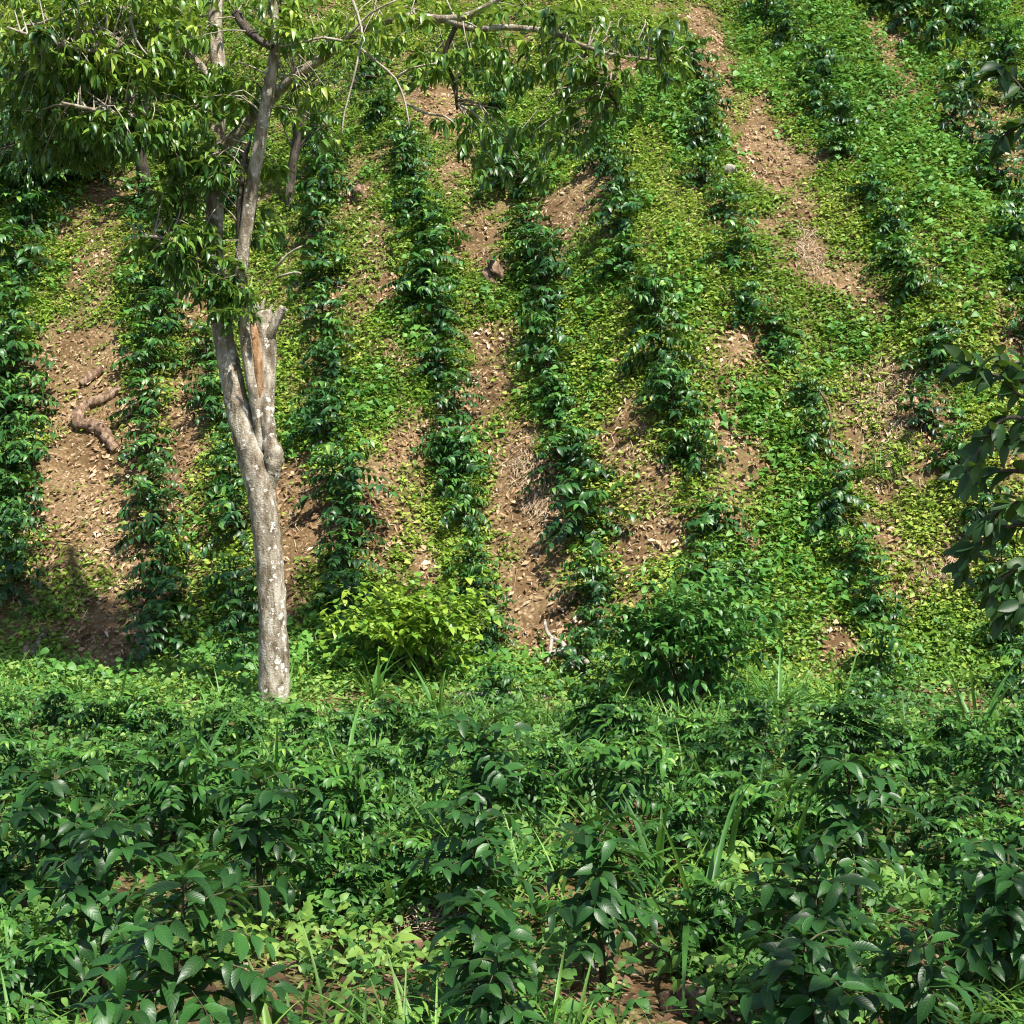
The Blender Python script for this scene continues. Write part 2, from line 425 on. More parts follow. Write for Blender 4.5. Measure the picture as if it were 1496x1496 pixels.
def wob(x, y): return x + .5 * (vnoise(x * 1.6, y * 1.6 + 60) - .5) + .3 * (vnoise(x * 4, y * 4 + 90) - .5), y + .7 * (vnoise(x * 1.6 + 80, y * 1.6) - .5) + .3 * (vnoise(x * 4 + 30, y * 4) - .5)
def pmask(P, x, y):
    v = np.zeros_like(x); x, y = wob(x, y)
    for (cx, cy, rx, ry) in P:
        d = ((x - cx) / rx) ** 2 + ((y - cy) / ry) ** 2
        v = np.maximum(v, np.exp(-(d ** 1.5) * .8))
    return v
def density(x, y):
    nz = vnoise(x * 1.1 + 13, y * 1.1 + 7) * .6 + vnoise(x * 3.1, y * 3.1 + 31) * .4
    d = .63 + 1.75 * (nz - .45)
    return np.clip(d - 1.0 * pmask(P_bare, x, y) + .5 * pmask(P_lush, x, y), 0.03, 1)

gx = np.arange(-26, 26.01, .16)
gy = np.concatenate([np.arange(-6, 46, .16), np.arange(46, 75, .6)])
GX, GY = np.meshgrid(gx, gy)
GZ = terrain(GX, GY) + .07 * (vnoise(GX * 5.3, GY * 5.3) - .5) - .03
nx, ny = len(gx), len(gy)
ii = (np.arange(ny - 1)[:, None] * nx + np.arange(nx - 1)[None]).ravel()
ground = obj('ground', mesh_np('ground', np.stack([GX.ravel(), GY.ravel(), GZ.ravel()], 1),
             [np.stack([ii, ii + 1, ii + nx + 1, ii + nx], 1)], M['ground'], density(GX.ravel(), GY.ravel())), kind='structure')

# ------------------------------------------------------------------ coffee bushes
def coffee(H, Rr, nodes, leafL, spacing, style):
    lv = Leaves(); tb = Tubes(); r = rng
    top = np.array([r.normal(0, .05), r.normal(0, .05), H])
    tb.add([np.zeros(3) - [0, 0, .12], top * .5 + [r.normal(0, .02), r.normal(0, .02), 0], top], [.022 * H + .006, .015 * H + .005, .004], 5)
    az0 = r.random() * 6.28
    for i in range(nodes):
        t = i / (nodes - 1)
        z = H * ((.16 if style == 'hill' else .42) + (.76 if style == 'hill' else .52) * t)
        for k in (0, 1):
            az = az0 + i * 1.75 + k * math.pi + r.normal(0, .25)
            if style == 'hill':
                Lb = Rr * (1 - .52 * t ** 1.8) * (.8 + .2 * min(1, t * 4)) * r.uniform(.72, 1.2)
                e = R(4 + 44 * t + r.normal(0, 9))
            else:
                Lb = Rr * (1.0 - .35 * t ** 2) * r.uniform(.72, 1.18)
                e = R(12 + 32 * t ** 1.3 + r.normal(0, 9))
            h = np.array([math.cos(az), math.sin(az), 0.0]); p0 = top * (z / H)
            n = 6; pts = [p0]; ang = e
            for j in range(n):
                ang -= R(8 if style == 'hill' else 7) * r.uniform(.4, 1.6)
                pts.append(pts[-1] + Lb / n * (h * math.cos(ang) + np.array([0, 0, math.sin(ang)])))
            pts = np.array(pts)
            tb.add(pts[::2], np.linspace(.007, .003, 4), 3, cap=False)
            side = np.cross(h, [0, 0, 1.0])
            m = max(2, int(Lb * .8 / spacing))
            for j in range(m + 1):
                f = (.12 + .88 * j / m) * n
                q = min(int(f), n - 1); p = pts[q] + (pts[q + 1] - pts[q]) * (f - q); d = nrm(pts[q + 1] - pts[q])
                tip = j == m
                for sg in (-1, 1):
                    if r.random() < .07: continue
                    out = .75 if tip else .45
                    dr = np.array([0, 0, -r.uniform(-.35, .45) if not tip else r.uniform(-.3, .4)])
                    fd = d * out + side * sg * r.uniform(.55, .9) + dr + r.normal(0, .12, 3)
                    up = np.array([0, 0, 1.0]) + h * .3 + r.normal(0, .25, 3)
                    L = leafL * r.uniform(.72, 1.18) * (.8 if tip else 1)
                    lv.add(p, fd, up, L, L * r.uniform(.36, .46), np.clip(r.normal(.2, .12) + (.34 * r.random() if tip else 0) + .30 * t ** 2 + (.6 if r.random() < .012 else 0), 0, 1))  # tint rises up the bush, painting upper leaves lit and lower ones dark
    for k in range(4):   # young leaves at the growing tip
        a = k * 1.57 + r.random()
        fd = np.array([math.cos(a), math.sin(a), r.uniform(.5, 1.4)])
        L = leafL * r.uniform(.4, .75)
        lv.add(top, fd, np.array([0, 0, 1.0]) - .5 * fd, L, L * .36, r.uniform(.55, .85))
    return lv, tb

hill_protos = []
for k in range(12):
    H = .76 * rng.uniform(.85, 1.2)
    lv, tb = coffee(H, .62, 11, .145, .056, 'hill')
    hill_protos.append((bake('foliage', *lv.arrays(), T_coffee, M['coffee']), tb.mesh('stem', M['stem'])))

ORD = ['zeroth', 'first', 'second', 'third', 'fourth', 'fifth', 'sixth', 'seventh', 'eighth', 'ninth', 'tenth', 'eleventh', 'twelfth', 'thirteenth',
       'fourteenth', 'fifteenth', 'sixteenth', 'seventeenth', 'eighteenth', 'nineteenth', 'twentieth', 'twenty-first', 'twenty-second', 'twenty-third']
ROWS = {
 0: [(20, 535, 100), (38, 585, 75), (8, 600, 90), (30, 655, 85), (10, 690, 90), (25, 730, 85), (12, 785, 80), (18, 835, 85), (48, 315, 85), (25, 375, 95), (12, 480, 75), (70, 270, 90), (20, 265, 90), (120, 235, 90), (60, 215, 100), (10, 205, 90), (150, 190, 80), (-20, 420, 90), (-30, 560, 90), (-30, 720, 90), (90, 160, 90), (30, 150, 90)],
 1: [(225, 405, 70), (236, 455, 80), (216, 520, 80), (212, 578, 78), (216, 645, 74), (222, 705, 76), (222, 762, 80), (236, 822, 80), (238, 875, 95), (236, 930, 98), (228, 345, 70)],
 2: [(318, 590, 70), (305, 555, 60), (335, 690, 66), (345, 755, 84), (345, 835, 80), (352, 895, 84), (352, 945, 75), (332, 640, 50), (300, 500, 60)],
 3: [(470, 225, 62), (472, 272, 78), (466, 328, 72), (474, 388, 80), (470, 445, 74), (480, 490, 74), (486, 535, 76), (480, 575, 80), (472, 612, 76), (506, 715, 98), (515, 765, 84), (503, 812, 84), (488, 685, 60), (498, 870, 80), (462, 180, 60)],
 4: [(597, 236, 64), (606, 296, 70), (624, 332, 72), (632, 385, 84), (614, 418, 84), (643, 462, 74), (642, 522, 76), (662, 580, 64), (655, 634, 78), (671, 672, 84), (680, 736, 66), (686, 803, 62), (696, 850, 70), (720, 906, 68), (726, 978, 80), (590, 195, 60)],
 5: [(752, 262, 90), (768, 318, 62), (778, 362, 82), (795, 402, 82), (800, 440, 70), (785, 482, 66), (800, 520, 82), (806, 560, 60), (812, 588, 64), (826, 640, 66), (832, 684, 96), (850, 752, 106), (864, 846, 76), (868, 900, 72), (848, 950, 76), (735, 205, 60)],
 6: [(884, 225, 58), (902, 262, 62), (905, 312, 74), (912, 370, 82), (945, 410, 66), (956, 446, 80), (966, 515, 84), (986, 582, 86), (1014, 655, 74), (990, 635, 60), (1040, 745, 84), (1036, 818, 70), (1082, 830, 52), (870, 180, 56), (975, 550, 60)],
 7: [(1028, 140, 62), (1030, 190, 60), (1026, 240, 62), (1060, 288, 66), (1070, 360, 80), (1090, 432, 64), (1132, 462, 68), (1180, 560, 62), (1192, 630, 62), (1222, 734, 80), (1250, 800, 80), (1272, 870, 76), (1282, 958, 90), (1012, 90, 60), (1135, 490, 50), (1260, 1000, 80)],
 8: [(1146, 40, 62), (1194, 98, 70), (1196, 140, 68), (1226, 165, 60), (1226, 202, 60), (1275, 272, 62), (1300, 312, 62), (1308, 360, 60), (1336, 402, 66), (1364, 515, 80), (1352, 590, 72), (1395, 660, 70), (1442, 740, 80), (1462, 830, 76), (1480, 910, 80), (1120, 8, 60), (1372, 470, 60), (1490, 980, 80)],
 9: [(1325, 18, 80), (1362, 58, 82), (1412, 130, 82), (1396, 172, 66), (1460, 258, 82), (1482, 330, 72), (1500, 400, 74), (1290, -10, 76), (1440, 205, 66), (1515, 470, 80), (1540, 560, 80)],
}
FAR_ROWS = [(1425, 30, 70), (1470, 75, 70), (1500, 130, 76), (1390, 0, 70), (1530, 200, 76), (560, 150, 60), (720, 140, 60), (850, 110, 56), (960, 60, 56), (440, 130, 60), (540, 100, 60), (700, 90, 56), (820, 50, 56), (300, 330, 60), (330, 280, 60), (350, 230, 60), (280, 260, 60), (200, 290, 70), (250, 200, 70), (180, 140, 80), (90, 95, 80), (260, 130, 70), (340, 150, 70)]
def put_hill(x, y, w, label, group):
    b = hit(x, y, .42)
    s = w * b[1] / FPX / .84
    s = float(np.clip(s, .62, 1.7))
    e = empty('coffee_bush', b - [0, 0, .03], rng.random() * 6.28, s, label, 'coffee bush', group)
    e.scale = (s * rng.uniform(.93, 1.07), s * rng.uniform(.93, 1.07), s * rng.uniform(.85, 1.18))
    f, st = hill_protos[rng.integers(len(hill_protos))]
    obj('foliage', f, e, 'stuff'); obj('stem', st, e)
for row, lst in ROWS.items():
    for i, (x, y, w) in enumerate(sorted(lst, key=lambda q: -q[1]), 1):
        if row == 0:
            lab = f"coffee bush, {ORD[i]} up the row across the littered path from the forked tree"
        else:
            lab = f"glossy coffee bush, {ORD[i]} from the foot of the {ORD[row]} row past the littered path"
        put_hill(x, y, w, lab, 'coffee bushes in rows up the slope')
for (x, y, w) in FAR_ROWS:
    put_hill(x, y, w, 'coffee bush standing apart from the long rows, high on the slope', 'scattered coffee bushes high on the slope')

# foreground bushes: (x, y of crown centre, width px, crown height m, label)
NEARB = [
 (262, 1415, 330, .78, 'big coffee bush with long wavy leaves, beside the heart-leaved weeds'),
 (150, 1300, 235, .85, 'wide coffee bush just behind the biggest wavy-leaved one'),
 (80, 1212, 200, .85, 'spreading coffee bush between grass tussock and wide bush behind the biggest one'),
 (386, 1222, 195, .85, 'rounded dark coffee bush on a bare stem beside the arching grass tussock'),
 (716, 1128, 205, .85, 'tall domed coffee bush with drooping leaves beside the red rotten stump'),
 (692, 1262, 172, .6, 'low coffee bush below the tall domed one, beside yellowed cut stalks'),
 (885, 1302, 175, .75, 'upright coffee bush between the bare litter patch and broad grass tussock'),
 (708, 1405, 175, .5, 'small squat coffee bush among leaf litter below the yellowed stalks'),
 (745, 1500, 150, .5, 'coffee seedling bush with pale ribbed leaves below the small squat bush'),
 (1252, 1198, 195, .95, 'dense dark coffee bush with hanging leaves beside the leaning grey stick'),
 (1190, 1365, 240, .75, 'broad coffee bush with blackish underside beside the brown stones'),
 (1195, 1462, 250, .6, 'low coffee bush with long glossy leaves in front of the brown stones'),
 (1345, 1462, 150, .6, 'single-stemmed young coffee bush with few large leaves on the litter'),
 (1465, 1335, 200, .8, 'coffee bush with yellowing leaf tips on the litter beside the single-stemmed one'),
]
MIDB = [(232, 1115, 170), (350, 1060, 100), (462, 1112, 155), (30, 1318, 130), (112, 1080, 125), (30, 1050, 95), (170, 1045, 90), (252, 1050, 90), (905, 1095, 165), (522, 1108, 100),
        (800, 1062, 105), (620, 1036, 100), (700, 1074, 110), (880, 1012, 120), (962, 1062, 105), (1015, 1030, 95), (1120, 1124, 135), (1040, 1100, 125), (1180, 1042, 100), (1092, 1062, 110),
        (1272, 1012, 95), (1292, 1100, 150), (1195, 1112, 110), (1382, 1130, 120), (1452, 1062, 125), (1450, 1230, 155), (1400, 1170, 120), (1040, 1245, 115), (1485, 1150, 120), (560, 1062, 90),
        (310, 1085, 90), (440, 1062, 80), (60, 1110, 110), (-20, 1190, 150), (-10, 1420, 200), (1500, 1425, 150), (590, 1180, 110), (1340, 1060, 100), (850, 1070, 90), (770, 1090, 100), (1520, 1290, 160), (990, 1125, 95), (500, 1200, 110)]
_r2 = np.random.default_rng(21)
for xx in range(-30, 1540, 54):
    if 355 < xx < 450 or 640 < xx < 870: continue
    MIDB.append((xx + _r2.uniform(-20, 20), _r2.uniform(996, 1032) + (xx > 900) * 8, _r2.uniform(72, 105)))
for (x, y, w, h, lab) in NEARB:
    b = hit(x, y, h * .78)
    Rr = w * b[1] / FPX / 2 * .98
    e = empty('coffee_bush', b, 0, 1, lab, 'coffee bush', 'coffee bushes in the shaded hollow')
    lv, tb = coffee(h + .2, Rr, 10, .175 if w > 160 else .155, max(.058, Rr * .8 / 6.8), 'fore')
    obj('stem', tb.mesh('stem', M['stem']), e)
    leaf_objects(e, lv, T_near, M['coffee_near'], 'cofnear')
mid_protos = []
for k in range(7):
    lv, tb = coffee(.95, .60, 12, .16, .05, 'fore')
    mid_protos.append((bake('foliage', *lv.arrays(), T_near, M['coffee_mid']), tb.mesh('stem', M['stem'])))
for (x, y, w) in MIDB:
    b = hit(x, y, .72)
    s = float(np.clip(w * b[1] / FPX / 1.1, .55, 1.2))
    far = y < 1075
    e = empty('coffee_bush', b, rng.random() * 6.28, s,
              'small dark coffee bush crowded with others at the foot of the slope' if far else 'mid-sized dark coffee bush rising from tall weeds in the hollow', 'coffee bush',
              'coffee bushes at the slope foot' if far else 'coffee bushes among the tall weeds')
    f, st = mid_protos[rng.integers(len(mid_protos))]
    obj('foliage', f, e, 'stuff'); obj('stem', st, e)

# ------------------------------------------------------------------ ground cover
def scatter(n, y0, y1, spread=.44):
    y = rng.uniform(y0, y1, n)
    x = (rng.random(n) * 2 - 1) * (y * spread + 1.5)
    return x, y
def clumps(x, y, k, spread, hmin, hmax, L, Wr, tint, tint_sd, lean=.5):
    n = len(x)
    X = np.repeat(x, k) + rng.normal(0, spread, n * k); Y = np.repeat(y, k) + rng.normal(0, spread, n * k)
    hh = np.repeat(rng.uniform(hmin, hmax, n), k) * rng.uniform(.25, 1.1, n * k)
    Z = terrain(X, Y) + hh
    a = rng.random(n * k) * 6.283
    F = np.stack([np.cos(a), np.sin(a), rng.normal(-.1, .35, n * k)], 1)
    U = np.stack([rng.normal(0, lean, n * k), rng.normal(-.35, lean, n * k), np.ones(n * k)], 1)
    LL = L * rng.uniform(.6, 1.3, n * k) * np.repeat(rng.uniform(.55, 1.5, n), k)
    T = np.clip(np.repeat(tint, k) + rng.normal(0, tint_sd, n * k), 0, 1)
    return np.stack([X, Y, Z], 1), F, U, LL, LL * Wr * rng.uniform(.8, 1.2, n * k), T

# fine sunlit weeds on the slope
x, y = scatter(130000, 19.2, 46)
d = density(x, y); keep = rng.random(len(x)) < d ** 1.1; x, y, d = x[keep], y[keep], d[keep]
tint = .30 + .5 * vnoise(x * .6 + 3, y * .6) + rng.normal(0, .07, len(x)) - .12 * pmask(P_lush, x, y)
weeds = obj('creeping_weeds', bake('creeping_weeds', *clumps(x, y, 7, .09, .02, .18, .085, .6, tint, .12), T_rh, M['weed']), kind='stuff')
tag(weeds, 'yellow-green low weeds creeping over the bare earth between hillside coffee rows', 'weeds')
# lusher broad weeds in patches
x, y = scatter(26000, 19.0, 46)
lm = pmask(P_lush, x, y); bm = pmask(P_bare, x, y)
nz = vnoise(x * .8 + 70, y * .8)
keep = rng.random(len(x)) < np.clip(.8 * lm + 1.2 * (nz - .55) - .8 * bm, 0, 1); x, y = x[keep], y[keep]
tint = .25 + .5 * vnoise(x * .7 + 30, y * .7) + rng.normal(0, .08, len(x))
bw = obj('leafy_weeds', bake('leafy_weeds', *clumps(x, y, 12, .12, .10, .42, .12, .72, tint, .12), T_heart, M['broad_weed']), kind='stuff')
tag(bw, 'bright green leafy weeds in thick patches on the sunlit slope', 'weeds')
# wild grass on the slope
x, y = scatter(22000, 19.0, 44)
d = density(x, y); keep = rng.random(len(x)) < d * np.clip(vnoise(x * .5 + 11, y * .5 + 4) * 1.8 - .6, 0, 1); x, y = x[keep], y[keep]
def grass_arr(x, y, k, L, W, tint, spread=.06):
    n = len(x); X = np.repeat(x, k) + rng.normal(0, spread, n * k); Y = np.repeat(y, k) + rng.normal(0, spread, n * k)
    a = rng.random(n * k) * 6.283; s = rng.uniform(.25, .8, n * k)
    F = np.stack([np.cos(a) * s, np.sin(a) * s, np.ones(n * k)], 1); U = np.stack([-np.cos(a), -np.sin(a), s], 1) * -1
    U = np.stack([-np.cos(a), -np.sin(a), s + .01], 1)
    LL = L * rng.uniform(.5, 1.25, n * k)
    return np.stack([X, Y, terrain(X, Y) - .02], 1), F, U, LL, np.full(n * k, W) * rng.uniform(.7, 1.3, n * k), np.clip(np.repeat(tint, k) + rng.normal(0, .1, n * k), 0, 1)
T_fb = [blade_tpl(dd, 3) for dd in (.8, 1.6)]
sg = obj('slope_grass', bake('slope_grass', *grass_arr(x, y, 7, .34, .012, .5 + .3 * rng.random(len(x))), T_fb, M['grass']), kind='stuff')
tag(sg, 'thin wild grass blades scattered over the sunlit slope', 'grass')
# dry litter
x, y = scatter(95000, 19.0, 44)
keep = rng.random(len(x)) < np.clip(.10 + 1.3 * pmask(P_bare, x, y) * vnoise(x * 1.9 + 4, y * 1.9), 0, 1); x, y = x[keep], y[keep]
def litter_arr(x, y, L):
    n = len(x); a = rng.random(n) * 6.283
    z = terrain(x, y) + .025 + rng.random(n) * .02
    e = .15; gxn = (terrain(x + e, y) - terrain(x - e, y)) / (2 * e); gyn = (terrain(x, y + e) - terrain(x, y - e)) / (2 * e)
    U = np.stack([-gxn, -gyn, np.ones(n)], 1) + rng.normal(0, .45, (n, 3))
    F = np.stack([np.cos(a), np.sin(a), gxn * np.cos(a) + gyn * np.sin(a)], 1)
    LL = L * rng.uniform(.35, 1.0, n) ** 1.5 * 1.7
    return np.stack([x, y, z], 1), F, U, LL, LL * rng.uniform(.25, .6, n), np.clip(rng.normal(.28, .22, n) + .45 * vnoise(x * 1.4, y * 1.4 + 17), 0, 1)
lit = obj('leaf_litter', bake('leaf_litter', *litter_arr(x, y, .10), T_rh, M['dry_leaf']), kind='stuff')
tag(lit, 'dry tan fallen leaves lying on the bare slope and path', 'leaf litter')
x, y = scatter(9000, 19.0, 44)
n_ = len(x); a_ = rng.random(n_) * 6.283
st_ = obj('dry_stalks', bake('dry_stalks', np.stack([x, y, terrain(x, y) + .03], 1), np.stack([np.cos(a_), np.sin(a_), .93 * np.sin(a_) + rng.normal(.15, .25, n_)], 1), np.tile([0, -.6, 1.], (n_, 1)) + rng.normal(0, .2, (n_, 3)), rng.uniform(.12, .5, n_), rng.uniform(.005, .014, n_), rng.random(n_), T_fb, M['straw']), kind='stuff')
tag(st_, 'dry straw stalks strewn between weeds on the sunlit slope', 'dry stalks')
# hollow: litter, low weeds, grass
x, y = scatter(16000, 4.2, 20.5)
lf = obj('leaf_litter', bake('leaf_litter', *litter_arr(x, y, .085), T_mix, M['dry_leaf_shaded']), kind='stuff')
tag(lf, 'brown fallen leaves and debris under the shaded bushes in the hollow', 'leaf litter')
x, y = scatter(14000, 4.2, 21.0)
bm = pmask(P_bare, x, y)
keep = rng.random(len(x)) < np.clip(.1 + 1.2 * vnoise(x * 1.1 + 50, y * 1.1) - .9 * bm + .3 * (y > 13) - .45 * (y < 8.2), .06, 1); x, y = x[keep], y[keep]
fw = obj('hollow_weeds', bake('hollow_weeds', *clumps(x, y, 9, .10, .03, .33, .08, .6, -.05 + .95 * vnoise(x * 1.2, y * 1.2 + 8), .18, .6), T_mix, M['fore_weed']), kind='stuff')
tag(fw, 'mid-green tangled weeds covering the floor of the shaded hollow', 'weeds')
x, y = scatter(8000, 5, 21)
keep = rng.random(len(x)) < np.clip(vnoise(x * .6 + 21, y * .6 + 4) * 2 - .75 - pmask(P_bare, x, y), 0, 1); x, y = x[keep], y[keep]
fg = obj('hollow_grass', bake('hollow_grass', *grass_arr(x, y, 7, .55, .022, .3 + .4 * rng.random(len(x))), T_blade, M['grass']), kind='stuff')
tag(fg, 'loose green grass blades growing between weeds in the shaded hollow', 'grass')

# ------------------------------------------------------------------ tussocks and broad weeds (things of their own)
TUS = [(285, 1225, 115, 'tall arching grass tussock beside the rounded dark coffee bush'), (60, 1150, 95, None), (405, 1175, 95, None), (1012, 1405, 140, 'broad-bladed grass tussock beside the upright coffee bush'),
       (572, 1338, 75, 'short stiff grass tussock with dark sword-like blades'), (1042, 1290, 95, None), (1112, 1262, 90, None), (1152, 1262, 85, None), (1432, 1115, 110, None), (1236, 1050, 65, None),
       (642, 1062, 75, None), (505, 1180, 95, None), (545, 1165, 70, None), (620, 1215, 60, None), (872, 1205, 70, None), (985, 1215, 60, None), (172, 1050, 60, None), (335, 1175, 80, None),
       (1135, 1040, 60, None), (545, 1030, 60, None), (240, 1180, 60, None), (1330, 1130, 80, None), (60, 1330, 80, None), (965, 1300, 90, None), (1480, 1100, 80, None)]
for (x, y, hpx, lab) in TUS:
    b = hit(x, y); h = hpx * b[1] / FPX * (1.75 if lab and 'short' not in lab else 1.45)
    e = empty('grass_tussock', b, 0, 1, lab or 'leafy green grass tussock standing among the weeds and bushes of the hollow', 'grass', 'grass tussocks in the hollow')
    lv = Leaves()
    for k in range(rng.integers(16, 24)):
        a = rng.random() * 6.28; s = rng.uniform(.1, .55)
        lv.add(np.array([rng.normal(0, .04), rng.normal(0, .04), -.02]), [math.cos(a) * s, math.sin(a) * s, 1], [-math.cos(a), -math.sin(a), s],
               h * rng.uniform(.75, 1.5), rng.uniform(.032, .056), np.clip(rng.normal(.45, .15), 0, .8))
    leaf_objects(e, lv, T_blade, M['grass'], 'blade', 'blade')

BW = [(20, 1440, 1.), (62, 1385, 1.), (120, 1450, .9), (30, 1490, 1.), (330, 1475, .8), (525, 1400, .8), (590, 1385, .7), (785, 1445, 1.), (900, 1485, 1.1), (925, 1375, 1.), (955, 1350, .9), (1405, 1440, .8),
      (1010, 1485, 1.2), (985, 1425, 1.), (470, 1315, 1.), (605, 1455, .8), (425, 1345, .8), (770, 1225, .8), (830, 1245, .9), (1285, 1335, .9), (1130, 1300, .9), (560, 1460, 1.), (500, 1480, .9), (640, 1490, .8),
      (1300, 1265, .9), (1330, 1230, .8), (930, 1255, .8), (1075, 1330, .8), (850, 1400, .8), (455, 1420, .9), (540, 1350, .7), (1060, 1210, .7), (970, 1160, .7), (350, 1290, .8), (210, 1230, .8), (660, 1330, .8),
      (780, 1330, .7), (1450, 1490, .9), (1400, 1300, .8), (1280, 1400, .7)]
for (x, y, s) in BW:
    b = hit(x, y, .1)
    e = empty('broadleaf_weed', b, 0, 1, 'pale green broad-leaved weed growing from the floor of the shaded hollow', 'weed', 'broad-leaved weeds in the hollow')
    lv = Leaves(); tb = Tubes()
    for st in range(rng.integers(2, 5)):
        a = rng.random() * 6.28; h = rng.uniform(.14, .34) * s
        tip = np.array([math.cos(a) * .12 * s, math.sin(a) * .12 * s, h])
        tb.add([np.array([0, 0, -.02]), tip * [.4, .4, .6], tip], [.004, .003, .002], 4)
        for q in range(rng.integers(4, 7)):
            f = rng.uniform(.45, 1); aa = q * 2.4 + rng.random()
            L = rng.uniform(.055, .105) * s
            lv.add(tip * f, [math.cos(aa), math.sin(aa), rng.normal(.05, .2)], [rng.normal(0, .25), rng.normal(-.2, .25), 1], L, L * rng.uniform(.6, .8), np.clip(rng.normal(.05, .12), 0, .5))
    obj('stalk', tb.mesh('stalk', M['grass']), e)
    leaf_objects(e, lv, T_ovate, M['fore_weed'], 'broad')

# ------------------------------------------------------------------ main forked tree
def smooth_noise_tube(tb, pxs, sides=14, rough=.10, sm=5):
    """pxs: (px, py, depth, radius px)"""
    pts = [at(x, y, d) for (x, y, d, r) in pxs]; rad = [r * d / FPX for (x, y, d, r) in pxs]
    tb.add(pts, rad, sides, rough, True, sm)
    return np.array(pts)
D = 18.4
tb0 = hit(402, 1048)
tree = empty('forked_tree', (tb0[0], D, float(terrain(tb0[0], D))), 0, 1, 'tall pale-barked forked tree with a split broken trunk standing at the slope foot', 'tree')
def tpart(name, me, kind=None):
    o = obj(name, me, tree, kind); o.matrix_parent_inverse = Matrix.Translation(-Vector(tree.location)); return o
limbs = []
t = Tubes()
limbs.append(smooth_noise_tube(t, [(403, 1085, D, 40), (402, 1062, D, 32), (401, 1036, D, 25), (400, 950, D, 21), (396, 850, D, 20), (388, 770, D, 20), (377, 700, D, 21), (360, 640, D, 20), (346, 590, D, 17.5), (336, 540, D, 16),
    (326, 490, D + .1, 15), (319, 440, D + .2, 14), (314, 390, D + .3, 13), (313, 330, D + .4, 12.5), (316, 270, D + .5, 12), (316, 220, D + .55, 12), (318, 160, D + .6, 11.5), (319, 100, D + .7, 11), (314, 40, D + .8, 10), (320, -70, D + 1, 8)], 20, .17, 6))
tpart('trunk', t.mesh('trunk', M['bark']))
def limb(px, name='limb', mat='bark', rough=.12, sides=9):
    t = Tubes(); p = smooth_noise_tube(t, px, sides, rough); limbs.append(p); tpart(name, t.mesh(name, M[mat]))
limb([(380, 660, D - .05, 7), (374, 600, D - .12, 7), (364, 540, D - .16, 8), (356, 470, D - .2, 9), (352, 400, D - .25, 10), (360, 330, D - .3, 10), (372, 250, D - .4, 10), (386, 170, D - .5, 9.5), (398, 100, D - .6, 8.5), (403, 50, D - .7, 7), (396, -30, D - .8, 6)])
limb([(326, 215, D + .5, 9), (352, 190, D + .4, 9), (392, 148, D + .3, 8.5), (430, 112, D + .1, 8), (472, 84, D, 7), (505, 58, D - .2, 6), (545, 35, D - .4, 6), (600, 25, D - .5, 6.5), (650, 28, D - .6, 6), (692, 20, D - .7, 5), (740, -10, D - .8, 4)])
limb([(650, 28, D - .6, 5), (690, 42, D - .7, 4.5), (740, 40, D - .8, 4.5), (800, 46, D - .9, 4), (850, 66, D - 1, 3.2), (905, 82, D - 1, 2.5), (990, 90, D - 1.1, 1.5)])
limb([(319, 135, D + .6, 8), (292, 97, D + .5, 7), (262, 66, D + .4, 6.5), (225, 40, D + .2, 5), (170, 10, D, 4), (120, -30, D, 3)])
limb([(352, 360, D - .25, 6), (350, 300, D - .3, 5), (357, 235, D - .35, 4), (365, 205, D - .4, 3)], mat='bark_dark')
limb([(345, 20, D - .3, 7), (360, 42, D - .5, 7), (378, 58, D - .65, 6), (400, 70, D - .7, 5)], mat='bark_dark')
limb([(262, 66, D + .4, 4), (200, 60, D - .3, 3.5), (140, 75, D - .8, 3), (70, 60, D - 1.2, 2.5), (10, 40, D - 1.5, 2)])
limb([(318, 200, D + .55, 6), (270, 190, D - .1, 5), (220, 175, D - .6, 4), (160, 165, D - 1, 3), (90, 150, D - 1.3, 2)])
limb([(318, 400, D + .3, 5), (290, 370, D - .1, 4), (250, 350, D - .4, 3), (210, 345, D - .6, 2)])
limb([(670, 30, D - .65, 4), (650, 80, D - .5, 3.5), (663, 120, D - .4, 3), (668, 160, D - .4, 2)], mat='bark_dark')
limb([(850, 66, D - 1, 3), (870, 110, D - .9, 2.6), (893, 140, D - .9, 2.2), (908, 172, D - .8, 1.5)], mat='bark_dark')
# broken side trunk with torn wood
t = Tubes()
smooth_noise_tube(t, [(386, 740, D + .03, 6), (394, 705, D, 11), (399, 680, D - .02, 14), (399, 662, D - .03, 14.5), (393, 640, D - .03, 11.5), (388, 605, D - .04, 12.5), (388, 570, D, 14), (388, 520, D + .03, 15), (386, 480, D + .05, 16), (382, 455, D + .05, 14)], 14, .3, 4)
stub = tpart('broken_trunk', t.mesh('broken_trunk', M['bark']))
t = Tubes(); smooth_noise_tube(t, [(386, 500, D, 9), (398, 480, D - .05, 8), (408, 460, D - .08, 7), (415, 449, D - .1, 6.5)], 9, .25, 3)
tpart('branch_stub', t.mesh('branch_stub', M['bark']))
t = Tubes(); smooth_noise_tube(t, [(370, 470, D - .07, 4), (373, 500, D - .085, 7), (377, 530, D - .09, 7.5), (380, 565, D - .085, 7), (383, 592, D - .06, 4)], 9, .35, 4)
w = tpart('torn_wood', t.mesh('torn_wood', M['wood'])); w['label'] = 'orange torn bare wood of the broken trunk'
for (x0, y0, x1, y1, r) in [(372, 450, 366, 430, 4), (382, 455, 386, 436, 4.5), (392, 460, 398, 444, 4), (378, 455, 376, 440, 3)]:
    t = Tubes(); smooth_noise_tube(t, [(x0, y0 + 12, D, r * 1.4), (x0, y0, D, r), (x1, y1, D - .02, .6)], 6, .3, 2)
    tpart('splinter', t.mesh('splinter', M['grey_log']))
